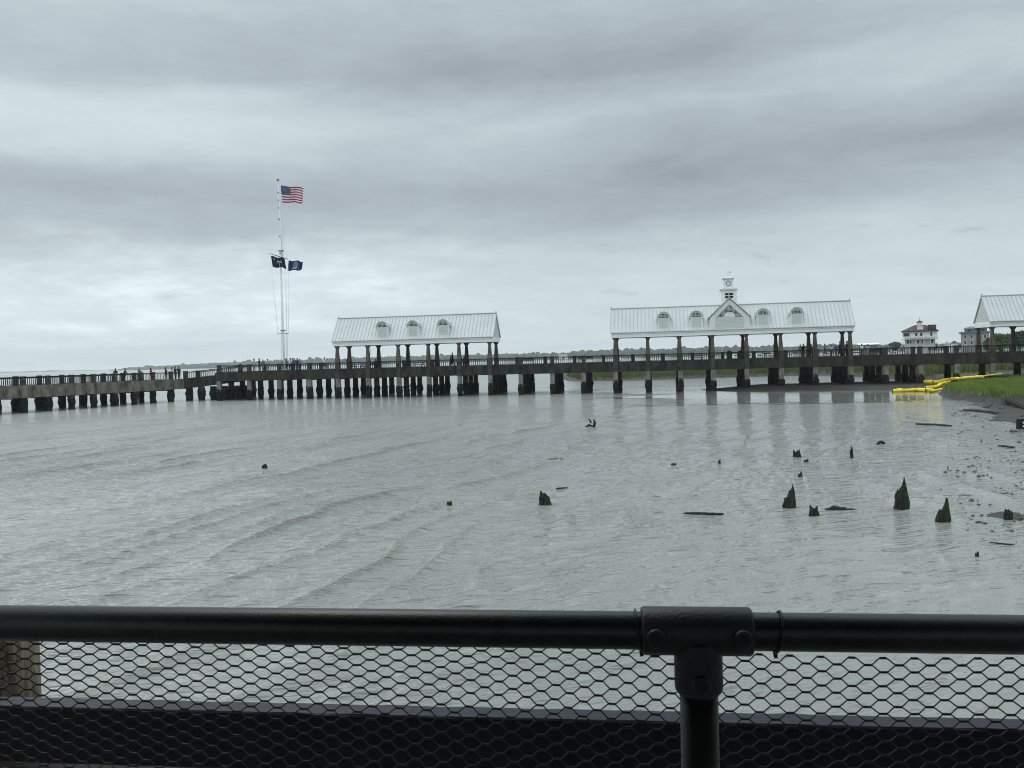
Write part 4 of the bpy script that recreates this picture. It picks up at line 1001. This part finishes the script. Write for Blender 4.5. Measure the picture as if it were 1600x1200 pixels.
# ------------------------------------------------------------------ far shore
def shore_d(x): return float(np.interp(x, [100, 190, 420, 800, 1100, 1300, 1700], [4300, 3400, 2500, 2100, 1750, 1500, 1300]))
def ridge(x):  # photo pixels of tree height above the far water line
    return float(np.interp(x, [188, 200, 215, 260, 340, 420, 520, 620, 700, 800, 880, 920, 950, 1040, 1100, 1180, 1250, 1300, 1340, 1420, 1480, 1700], [2, 4.5, 5, 6, 8.5, 10, 11, 11, 11.5, 11, 10.5, 12, 14, 13, 14, 12.5, 11.5, 14, 12, 10, 11, 12]))
m_wood = mat('far_woodland', (.018, .030, .018), .95, c2=(.05, .07, .038), scale=.03, spec=.1)
m_sand = mat('far_shore', (.14, .13, .10), .95, var=.2, scale=.01)
# hazy woodland: clumps of leaf faces, several rows deep
VV = []; FF = []; nb = 0
ico = bpy.data.meshes.new('tmp'); import bmesh
bm = bmesh.new(); bmesh.ops.create_icosphere(bm, subdivisions=2, radius=1); iv = np.array([v.co[:] for v in bm.verts]); itf = np.array([[v.index for v in f.verts] for f in bm.faces]); bm.free(); bpy.data.meshes.remove(ico)
x = 188.0
while x < 1750:
    D = shore_d(x)
    for row in range(4):
        X = x + random.uniform(-3, 3); d_ = D * (1 + row * .02) + random.uniform(-20, 20); pos_ = at_depth(X, hor(X), d_); hh = ridge(X) * D / F * random.uniform(.72, 1.12) * (.86 + .05 * row) * (1.25 if random.random() < .04 else 1)
        rw = random.uniform(5, 9) * (D / 2100) ** .5
        jit = 1 + .35 * (rng.random((len(iv), 1)) - .5)
        v = iv * jit * np.array([rw, rw, hh * .42]) + np.array([pos_.x, pos_.y, hh * .6])
        VV.append(v); FF.append(itf + nb); nb += len(v)
        v = iv * np.array([rw * 1.2, rw, hh * .36]) + np.array([pos_.x + random.uniform(-4, 4), pos_.y, hh * .3]); VV.append(v); FF.append(itf + nb); nb += len(v)
    x += 2.6
tag(rawmesh('far_woodland', np.concatenate(VV), np.concatenate(FF), m_wood), 'low hazy belt of trees along the far shore', 'woodland', kind='stuff')
m = MB(); xs_ = list(range(170, 1800, 30)); vs = []
for X in xs_:
    a_ = at_depth(X, hor(X), shore_d(X) * .985); b_ = at_depth(X, hor(X), shore_d(X) * 1.12); vs += [(a_.x, a_.y, -.3), (a_.x, a_.y, .9), (b_.x, b_.y, 2.5)]
m.add(vs, [(3 * i + k_, 3 * i + 3 + k_, 3 * i + 4 + k_, 3 * i + 1 + k_) for i in range(len(xs_) - 1) for k_ in (0, 1)])
tag(m.build('far_shore', m_sand), kind='structure')
m = MB(); vs = []
for X in range(-60, 200, 12):
    a_ = at_depth(X, hor(X), 6200); hh = 6 + 5 * random.random() if X < 100 else 5; vs += [(a_.x, a_.y, -.3), (a_.x, a_.y + 20, hh)]
m.add(vs, [(2 * i, 2 * i + 2, 2 * i + 3, 2 * i + 1) for i in range(len(vs) // 2 - 1)]); tag(m.build('far_hills', m_wood), kind='structure')
# the spit of land behind the pier on the right that carries the houses
m_land = mat('rough_ground', (.07, .08, .035), .95, c2=(.14, .13, .08), scale=.08)
def base_at(x, D, z=1.6): p = at_depth(x, hor(x), D); return Vector((p.x, p.y, z))
m = MB(); pl = [base_at(x_, D_, 0) for x_, D_ in ((1330, 330), (1390, 300), (1700, 260), (1900, 250), (1900, 700), (1600, 700), (1400, 560), (1330, 420))]
m.prism([(p.x, p.y) for p in pl], 'z', -.5, 1.6); tag(m.build('headland', m_land), kind='structure')

def wbox(m, cx_, w_, d_, z0, z1, mi=0): m.box((cx_ - w_ / 2, -d_ / 2, z0), (cx_ + w_ / 2, d_ / 2, z1), mi)
def hip(m, w_, d_, z0, h, rl, mi=0):
    m.add([(-w_ / 2, -d_ / 2, z0), (w_ / 2, -d_ / 2, z0), (w_ / 2, d_ / 2, z0), (-w_ / 2, d_ / 2, z0), (-rl / 2, 0, z0 + h), (rl / 2, 0, z0 + h)], [(0, 1, 5, 4), (1, 2, 5), (2, 3, 4, 5), (3, 0, 4), (3, 2, 1, 0)], mi)
m_brn = mat('dark_brown_roof', (.045, .032, .030), .85, c2=(.085, .06, .055), scale=.8)
m_hw = mat('white_house_wall', (.74, .75, .72), .8, var=.06); m_gl = mat('window_glass', (.03, .04, .05), .15, var=.2)
m_stone = mat('grey_building_wall', (.30, .31, .30), .85, var=.1, scale=.3); m_gr = mat('grey_slate_roof', (.14, .16, .18), .7, var=.15)
# white three storey house
D = 330; k_ = D / F; b_ = base_at(1437.5, D); face = math.atan2(-b_.x, b_.y)
hs = thing('house', 'white three storey house with a brown hipped roof and rooftop cupola', 'house', b_, face)
zt = lambda y: EYE + (hor(1437.5) - y) * k_ - b_.z
w_ = 50 * k_
m = MB(); wbox(m, 0, w_ * .86, 9, 0, zt(528)); wbox(m, 0, w_ * .98, 10.4, zt(527), zt(518.5)); wbox(m, .5, w_ * .94, 10, zt(528), zt(527)); m.build('wall', m_hw, hs)
m = MB(); wbox(m, 0, w_ * 1.06, 11.6, zt(518.4), zt(517.4), 0); hip(m, w_ * 1.06, 11.6, zt(517.3), zt(508) - zt(517.3), w_ * .30, 0); rf = m.build('roof', m_brn, hs)
MB().box((w_ * .22, -5.3, zt(516)), (w_ * .46, -1.5, zt(508.5))).build('roof_block', m_brn, rf)
MB().box((-.9, -4.6, zt(515.5)), (1.2, -2.6, zt(510))).build('dormer', m_hw, rf)
m = MB(); wbox(m, 0, 1.7, 1.7, zt(509), zt(503.8)); cu = m.build('cupola', m_hw, rf); m = MB(); hip(m, 2.6, 2.4, zt(503.7), .7, .3); m.tube([(0, 0, zt(502)), (0, 0, zt(496))], .05, 5); m.build('cupola_roof', m_brn, cu)
for zc, ys, row in ((zt(522.5), -5.2, (-.43, -.38, -.32, -.1, .04, .32)), (zt(533.5), -4.5, (-.34, -.28, -.06, .08, .34))):
    for q in row: o = MB().box((w_ * q - .35, ys - .04, zc - .7), (w_ * q + .35, ys - .005, zc + .5)).build('window', m_gl, hs)
m = MB(); wbox(m, 0, w_ * 1.02, 13, zt(530.2), zt(529.4)); 
for q in (-.5, -.3, -.1, .1, .3, .5): m.box((w_ * q - .08, -6.4, 0), (w_ * q + .08, -6.25, zt(530.3)))
m.build('veranda', m_hw, hs)
for s in (-1, 1):
    m = MB(); v = [(s * w_ * .45, -7.6, zt(536)), (s * w_ * .45, -6.8, zt(536)), (s * w_ * .75, -6.8, 0), (s * w_ * .75, -7.6, 0)]; v += [(p[0], p[1], p[2] + .4) for p in v]
    m.add(v, [(0, 3, 2, 1), (4, 5, 6, 7), (0, 1, 5, 4), (1, 2, 6, 5), (2, 3, 7, 6), (3, 0, 4, 7)]); m.build('stair', m_hw, hs)
# grey four storey building
D = 380; k_ = D / F; b_ = base_at(1523.5, D); face = math.atan2(-b_.x, b_.y)
hs = thing('building', 'pale grey four storey building with flat corniced roof behind the pavilion', 'building', b_, face); zt = lambda y: EYE + (hor(1523.5) - y) * k_ - b_.z; w_ = 39 * k_
m = MB(); wbox(m, 0, w_, 9, 0, zt(521)); m.build('wall', m_stone, hs)
m = MB(); wbox(m, 0, w_ + 1.2, 10.2, zt(520.9), zt(518.5)); wbox(m, .3, w_ * .8, 6, zt(518.4), zt(513.5)); hip(m, w_ * .86, 7, zt(513.4), zt(510) - zt(513.4), w_ * .4); m.build('roof', m_gr, hs)
for zc in (zt(526), zt(535)):
    for q in (-.34, -.12, .1, .36): f_ = MB().box((w_ * q - .6, -4.56, zc - .85), (w_ * q + .6, -4.505, zc + .85)).build('window', m_hw, hs); MB().box((w_ * q - .42, -4.6, zc - .7), (w_ * q + .42, -4.565, zc + .7)).build('pane', m_gl, f_)
for q in (-.2, .28): MB().box((w_ * q - .4, -3.2, zt(517.8)), (w_ * q + .4, -3.02, zt(514.6))).build('window', m_gl, hs)
# low shed, gabled boathouses
def shed(x, w_px, ytop, yeave, D, label, wm, rm, gable=False, cat='shed'):
    b_ = base_at(x, D, 1.2); k_ = D / F; face = math.atan2(-b_.x, b_.y); s_ = thing('shed' if cat == 'shed' else cat, label, cat, b_, face); w_ = w_px * k_; z1 = EYE + (hor(x) - yeave) * k_ - 1.2; z2 = EYE + (hor(x) - ytop) * k_ - 1.2
    MB().box((-w_ / 2, -4, 0), (w_ / 2, 4, z1)).build('wall', wm, s_)
    m = MB()
    if gable: m.prism([(-w_ / 2 - .3, z1), (w_ / 2 + .3, z1), (0, z2)], 'y', -4.2, 4.2)
    else: m.prism([(-4.4, z1), (4.4, z1), (0, z2)], 'x', -w_ / 2 - .4, w_ / 2 + .4)
    m.build('roof', rm, s_); MB().box((-w_ * .12, -4.05, .1), (w_ * .12, -4.005, z1 * .7)).build('door', m_gl, s_)
shed(1357, 27, 536, 538.5, 400, 'long low brown shed with a white roof left of the white house', mat('brown_board', (.16, .12, .09), .8), m_hw)
shed(1480, 8, 533, 537.5, 340, 'small white gabled boathouse right of the white house', m_hw, m_hw, True)
shed(1491, 9, 532, 536.5, 350, 'white gabled boathouse with dark doorway next to grey building', m_hw, m_gr, True)
shed(1467, 7, 541, 543, 380, 'tiny white hut between the white house and boathouses', m_hw, m_gr, True)
shed(880, 14, 553, 555.5, 1700, 'pale waterfront house on the far shore between the pavilions', m_hw, m_gr, False, 'house')
shed(936, 10, 549.5, 551, 2000, 'tiny pale house high on the far shore left of clock pavilion', m_hw, m_hw, False, 'house')

# boats
def boat(x, D, Lm, label, mast=0, cabin=True, hull=None):
    b_ = base_at(x, D, 0); r_ = thing('boat', label, 'boat', b_, math.atan2(-b_.x, b_.y) + random.uniform(-.5, .5), 'white boats moored in the distant marina'); h = Lm * .14
    n = 8; vs = []
    for k_ in range(n):
        f_ = k_ / (n - 1); bw = Lm * .15 * (1 - max(0, f_ - .45) ** 1.6 * 2.2) + .05; X = (f_ - .5) * Lm; sh_ = h * (1 + .35 * f_)
        vs += [(X, -bw, sh_), (X + (f_ > .9) * -.6, -bw * .6, -.1), (X + (f_ > .9) * -.6, bw * .6, -.1), (X, bw, sh_)]
    fs = [(4 * i + j, 4 * i + 4 + j, 4 * i + 4 + (j + 1) % 4, 4 * i + (j + 1) % 4) for i in range(n - 1) for j in range(4)] + [(0, 1, 2, 3), (4 * n - 1, 4 * n - 2, 4 * n - 3, 4 * n - 4)]
    MB().add(vs, fs).build('hull', hull or m_hw, r_)
    if cabin:
        c_ = MB().frus((-.08 * Lm, 0), h * 1.05, h * 2.3, Lm * .42, Lm * .30, 0, Lm * .2, Lm * .16).build('cabin', m_hw, r_); MB().box((-.24 * Lm, -Lm * .097, h * 1.5), (.08 * Lm, -Lm * .09, h * 1.95)).build('windows', m_gl, c_)
    if mast: MB().tube([(0, 0, h), (0, 0, mast)], [.09, .05], 5).tube([(0, 0, h * 2), (-Lm * .4, 0, h * 2.1)], .07, 5).build('mast', m_pole, r_)
BL = [(968, 900, 10, 0, 'small white boat just right of the clock pavilion first column'), (992, 1000, 9, 0, 'tiny white launch between the first two clock pavilion columns'), (1040, 950, 9, 0, 'tiny white launch just left of third clock pavilion column'),
 (1129, 620, 11, 9, 'white sailboat behind the pier left of the tower bin'), (1141, 600, 10, 0, 'white cabin boat right below the clock tower'), (1148, 640, 10, 0, 'white launch at the right side of the tower bins'), (1152, 620, 12, 0, 'white cabin cruiser left of the column under the gable edge'),
 (1172, 560, 13, 0, 'white motor yacht right of the column under the gable edge'), (1179, 580, 11, 11, 'white sailboat with bare mast right of gable'), (1189, 560, 12, 0, 'white cabin cruiser in the bay below fourth dormer, left'), (1203, 540, 16, 0, 'largest white motor yacht in the bay below right hand dormer'),
 (1228, 560, 12, 0, 'white cabin cruiser right of the double columns'), (1236, 600, 10, 12, 'white sailboat right of the double columns with mast'), (1264, 560, 15, 0, 'broad white yacht behind the people in tan and black'), (1282, 620, 10, 0, 'white launch just left of the grey blue walker'), (1294, 600, 11, 0, 'white cabin boat among the people at pavilion end'), (1340, 560, 12, 0, 'white cabin boat just past the clock pavilion'), (1350, 580, 10, 0, 'white launch below the long low shed, left'), (1371, 520, 12, 0, 'white cabin boat below the long low shed, right'), (1401, 480, 10, 0, 'white launch left of the white house stairs')]
for x, D, Lm, ms, lb in BL: boat(x, D, Lm, lb, ms)

# trees on the headland
m_leaf = mat('tree_leaves', (.045, .085, .018), .85, c2=(.10, .15, .035), scale=.5, spec=.15); m_leafd = mat('dark_tree_leaves', (.025, .045, .018), .85, c2=(.06, .08, .03), scale=.4, spec=.15); m_bark = mat('bark', (.07, .055, .04), .9)
def tree(x, D, ytop, wpx, label, lm, sparse=1.0):
    k_ = D / F; b_ = base_at(x, D, 1.5); H = EYE + (hor(x) - ytop) * k_ - 1.5; Rw = wpx * k_ / 2; r_ = thing('tree', label, 'tree', b_, 0, 'trees on the headland behind the pier')
    m = MB(); m.tube([(0, 0, 0), (.1, 0, H * .4), (0, .1, H * .8)], [H * .035, H * .025, H * .01], 7)
    ends = []
    for k2 in range(9):
        a_ = k2 * 2.4; e_ = Vector((math.cos(a_) * Rw * .75, math.sin(a_) * Rw * .75, H * random.uniform(.45, .92))); m.tube([(0, 0, H * random.uniform(.25, .5)), e_ * .6 + Vector((0, 0, H * .12)), e_], [H * .014, H * .009, H * .004], 5); ends.append(e_)
    m.build('trunk', m_bark, r_)
    C_ = []
    for e_ in ends + [Vector((0, 0, H * .85)), Vector((0, 0, H * .65))]:
        for _ in range(5): C_.append(e_ + Vector((random.gauss(0, Rw * .22), random.gauss(0, Rw * .22), random.gauss(0, H * .06))))
    C_ = np.array([c[:] for c in C_]); n_ = int(5200 * sparse); ci = rng.integers(0, len(C_), n_); p_ = C_[ci] + rng.normal(0, 1, (n_, 3)) * np.array([Rw * .16, Rw * .16, H * .045]); p_[:, 2] = np.clip(p_[:, 2], H * .15, H)
    s_ = .28 * (.6 + .8 * rng.random((n_, 1, 1))); V = p_[:, None] + rng.normal(0, 1, (n_, 3, 3)) * s_
    rawmesh('crown', V.reshape(-1, 3), np.arange(n_ * 3).reshape(-1, 3), lm, False, r_)
tree(1562, 300, 521, 20, 'round bright green tree in the pavilion gap behind its front column', m_leaf)
tree(1578, 320, 524, 12, 'smaller green tree left of the pavilion second rear column', m_leaf)
tree(1593, 300, 519, 16, 'dark tree with feathery top at the right edge under the pavilion', m_leafd, .7)
tree(1606, 290, 521, 14, 'dark green tree cut by the right edge of the photo', m_leafd)
tree(1546, 330, 530, 12, 'low green bush tree at the foot of grey building right side', m_leaf)
tree(1510, 430, 533, 14, 'hazy dark tree to the left of the grey building', m_leafd)
tree(1455, 520, 537, 14, 'dark tree peeping beside the white house right wall', m_leafd)
tree(1400, 520, 534, 14, 'dark tree peeping left of the white house', m_leafd)

# ------------------------------------------------------------------ foreground rail, tee, mesh, timber and post
RA, RB = at_depth(0, 973.3, 1.556), at_depth(1600, 991.8, 1.40)
rd = (RB - RA).normalized(); mid_ = (RA + RB) / 2; m_pipe = mat('dark_green_pipe_paint', (.006, .009, .009), .38, c2=(.016, .02, .02), spec=.32, scale=30, bump=.0006, bscale=250)
m_tee = mat('cast_fitting_paint', (.012, .016, .016), .5, spec=.35, var=.25, scale=60, bump=.001, bscale=180)
floor_z = EYE - 1.58
def rp(s, dz_=0., dn_=0.):
    n_ = Vector((-rd.y, rd.x, 0)); return RA + rd * s + Vector((0, 0, dz_)) + n_ * dn_
def s_at(x, y=990):
    d_ = ray(x, y); n_ = Vector((-rd.y, rd.x, 0)).normalized(); k_ = RA.dot(n_) / d_.dot(n_) if False else (RA.x * n_.x + RA.y * n_.y) / (d_.x * n_.x + d_.y * n_.y)
    return (Vector((d_.x * k_, d_.y * k_, EYE + d_.z * k_)) - RA).dot(rd)
sT = s_at(1090, 985)
O = Vector((rp(sT).x, rp(sT).y, floor_z))
fence = thing('fence', 'dark pipe railing with diamond wire mesh in the foreground', 'fence', O)
q0 = lambda s, dz_=0., dn_=0.: rp(s, dz_, dn_) - O
MB().tube([q0(-1.2), q0(3.2)], .0302, 32).build('top_rail', m_pipe, fence)
sL, sR = s_at(1002, 985), s_at(1174, 985)
m = MB(); R1 = .0385
m.tube([q0(sL), q0(sL + .004), q0(sR - .004), q0(sR)], [.036, R1, R1, .036], 32)
post_top = q0(sT, -.012); m.tube([post_top, q0(sT, -.02), q0(sT, -.090), q0(sT, -.0915), q0(sT, -.097), q0(sT, -.101)], [.0385, .0385, .0385, .0382, .036, .0325], 32)
tee = m.build('tee_fitting', m_tee, fence)
nrm = Vector((rd.y, -rd.x, 0)).normalized()   # towards the camera
for s_, dz_ in ((s_at(1022, 990), -.001), (s_at(1155, 993), -.001), (sT, -.074)):
    c_ = q0(s_, dz_); m = MB(); m.tube([c_ + nrm * .030, c_ + nrm * .0445, c_ + nrm * .0462], [.0155, .0148, .0130], 20); b_ = m.build('screw_boss', m_tee, tee)
    MB().tube([c_ + nrm * .0463, c_ + nrm * .0468], .0105, 6).build('screw_recess', m_black, b_)  # flat black disc paints the shaded recess in the boss
MB().tube([q0(sT, -.098), Vector((0, 0, .0))], .0305, 28).build('post', m_pipe, fence)
for s_, tl in ((s_at(997, 985), -.004), (s_at(1215, 985), .005)):
    m = MB(); ps = []
    for a_ in np.linspace(0, 2 * math.pi, 25): ps.append(q0(s_ + tl * math.sin(a_), .0325 * math.sin(a_)) - nrm * (.0325 * math.cos(a_)))
    m.tube(ps, .0021, 6); m.tube([ps[18] + Vector((0, 0, .002)), ps[18] + nrm * .004 + Vector((.001, 0, -.009))], [.004, .003], 6); m.build('cable_tie', m_black, fence)
# wire mesh
def wires():
    P_, Rw = .0475, .0206; cols, rows = 76, 78; s0 = -.75; V = []; Fc = []; nv = 0
    def pt(s, v):
        wz = .004 * math.sin(s * 3.1 + 1) + .003 * math.sin(s * 7.7 + v * 20); kz = 1 + .10 * math.sin(s * 2.3 + 4 + v * 6)
        return np.array(q0(s + .0025 * math.sin(v * 60 + s * 5), -.030 - v * kz * 1.0 + wz - .008 * s, .006 + .012 * math.sin(v * 9 + s * 2.2)))
    def seg(a, b, r_):
        nonlocal nv
        t_ = b - a; t_ = t_ / np.linalg.norm(t_); u_ = np.cross(t_, (.3, 1, .2)); u_ /= np.linalg.norm(u_); w_ = np.cross(t_, u_)
        for e_ in (a, b):
            for j in range(5): th = 2 * math.pi * j / 5; V.append(e_ + (u_ * math.cos(th) + w_ * math.sin(th)) * r_)
        for j in range(5): Fc.append((nv + j, nv + (j + 1) % 5, nv + 5 + (j + 1) % 5, nv + 5 + j))
        nv += 10
    hb = P_ * .105
    for j in range(rows):
        for i in range(cols):
            sc_ = s0 + (i + .5 * (j % 2)) * P_; v_ = (j - .5) * Rw / 2; a = pt(sc_ - hb, v_); b = pt(sc_ + hb, v_)
            seg(a, b, .0021)
            if j < rows - 1:
                v2 = v_ + Rw / 2
                for sg in (-1, 1):
                    s1 = sc_ + sg * hb; s2 = sc_ + sg * (P_ / 2 - hb); m1 = pt(s1 + sg * (P_ / 2 - 2 * hb) * .25, v_ + Rw / 2 * .22); m2 = pt(s1 + sg * (P_ / 2 - 2 * hb) * .75, v_ + Rw / 2 * .78)
                    seg(pt(s1, v_), m1, .0012); seg(m1, m2, .00115); seg(m2, pt(s2, v2), .0012)
    return rawmesh('wire_mesh', V, Fc, mat('dark_coated_wire', (.012, .013, .013), .5, var=.3, scale=80, spec=.35), True, fence)
wires()
# timber wale outside the fence
TA, TB = at_depth(0, 1103.5, 2.28), at_depth(1600, 1141, 1.985); td_ = (TB - TA).normalized(); tn = Vector((-td_.y, td_.x, 0)).normalized()
m_navy_w = mat('navy_painted_timber', (.002, .0025, .006), .5, c2=(.010, .012, .030), scale=55, spec=.3, stretch=(.05, 1, 1), bump=.002, bscale=60)
def timber(a_, b_, w_, h_, mtl, label, grp=None, name='timber_beam'):
    L_ = (b_ - a_).length; d_ = (b_ - a_).normalized(); n_ = Vector((-d_.y, d_.x, 0)).normalized(); N2 = 60; m = MB(); vs = []; c_ = (a_ + b_) / 2
    for i in range(N2 + 1):
        p_ = a_ + d_ * L_ * i / N2 - c_
        e_ = lambda k2: .0022 * mn.noise(Vector((i * .7, k2 * 5, 0)))
        sec = [(0 + .004, 0), (.0, -.004), (0, -h_ + .004), (.004, -h_), (w_ - .004, -h_), (w_, -h_ + .004), (w_ + e_(2) * 2, -.006 + e_(3)), (w_ - .006, e_(4) * 1.5)]
        vs += [p_ + n_ * (u_ + e_(k2) * .6) + Vector((0, 0, z_ + e_(k2 + 9))) for k2, (u_, z_) in enumerate(sec)]
    m.add(vs, [(i * 8 + j, i * 8 + (j + 1) % 8, (i + 1) * 8 + (j + 1) % 8, (i + 1) * 8 + j) for i in range(N2) for j in range(8)] + [tuple(range(8)), tuple(N2 * 8 + 7 - j for j in range(8))])
    o = m.build(name, mtl); o.location = c_; return tag(o, label, 'beam', grp)
timber(TA - td_ * .12, TB + td_ * 1.0, .068, .145, m_navy_w, 'weathered navy blue timber beam seen through the wire mesh')
# stub of the same paint running towards us at the left end
# rough timber pile at the left end
p_ = at_depth(-9, 1040, 2.62); m = MB(); n = 30; vs = []; zt_ = at_depth(20, 985, 2.62).z
for i, z in enumerate((-.5, 1.5, 2.4, zt_ - .5, zt_ - .3, zt_ - .12, zt_ - .01, zt_)):
    for j in range(n):
        th = 2 * math.pi * j / n; q = .118 * (1 + .05 * mn.noise(Vector((math.cos(th) * 3, math.sin(th) * 3, z * .7))) + .04 * mn.noise(Vector((math.cos(th) * 14, math.sin(th) * 14, z * .5)))) * (.9 if i == 7 else 1)
        vs.append((q * math.cos(th), q * math.sin(th), z))
m.add(vs, [(i * n + j, i * n + (j + 1) % n, (i + 1) * n + (j + 1) % n, (i + 1) * n + j) for i in range(7) for j in range(n)] + [tuple(7 * n + j for j in range(n))], 0, True)
o = m.build('timber_piling', mat('grey_weathered_piling', (.06, .048, .032), .9, c2=(.34, .29, .205), scale=22, stretch=(1, 1, .22), bump=.03, bscale=42)); o.location = (p_.x, p_.y, 0)
tag(o, 'weathered grey brown timber piling behind the mesh at left edge', 'piling')
timber(at_depth(-60, 1196, 2.5) , at_depth(1700, 1262, 2.2), .35, .10, mat('brown_timber', (.014, .010, .010), .8, c2=(.035, .026, .025), scale=10, stretch=(.2, 1, 1), bump=.003), 'lower brown timber beam just showing under the navy one')
# promenade slab underfoot and its sea wall
m = MB(); 
ed = rp(0, 0, .12); n_ = Vector((-rd.y, rd.x, 0)); a_ = ed - rd * 8; b_ = ed + rd * 10; c_ = b_ - n_ * 9; d_ = a_ - n_ * 9
m.prism([(q.x, q.y) for q in (a_, b_, c_, d_)], 'z', -1, floor_z); tag(m.build('promenade', m_deck), kind='structure')

# roof on posts out of view, added to shade the railing and viewer
sh_ = thing('shade_shelter', 'open timber roof added out of view to shade the pipe railing', 'shade_shelter', (ed.x, ed.y, floor_z))
m = MB(); qs = [rp(0, 0, .75) - rd * 5, rp(0, 0, .75) + rd * 7, rp(0, 0, .75) + rd * 7 - n_ * 8.5, rp(0, 0, .75) - rd * 5 - n_ * 8.5]
m.prism([(q.x - ed.x, q.y - ed.y) for q in qs], 'z', 2.95, 3.15); m.build('roof', m_under, sh_)
for s_ in (-4.6, 6.4):
    for n2 in (-.3, -7.4):
        q = rp(0, 0, n2) + rd * s_ - ed; MB().frus((q.x, q.y), 0, 2.948, .3, .3).build('post', m_under, sh_)

# ------------------------------------------------------------------ sea haze
hm = bpy.data.materials.new('sea_haze'); hm.use_nodes = True; t_ = hm.node_tree; t_.nodes.clear()
pv = t_.nodes.new('ShaderNodeVolumePrincipled'); pv.inputs['Color'].default_value = (.93, .97, 1, 1); pv.inputs['Density'].default_value = 1.25e-4; pv.inputs['Anisotropy'].default_value = 0
oo = t_.nodes.new('ShaderNodeOutputMaterial'); t_.links.new(pv.outputs[0], oo.inputs['Volume'])
tag(MB().box((-7400, -7400, -2), (7400, 7400, 34)).build('haze', hm), 'thin sea haze over the harbour', 'haze', kind='stuff')
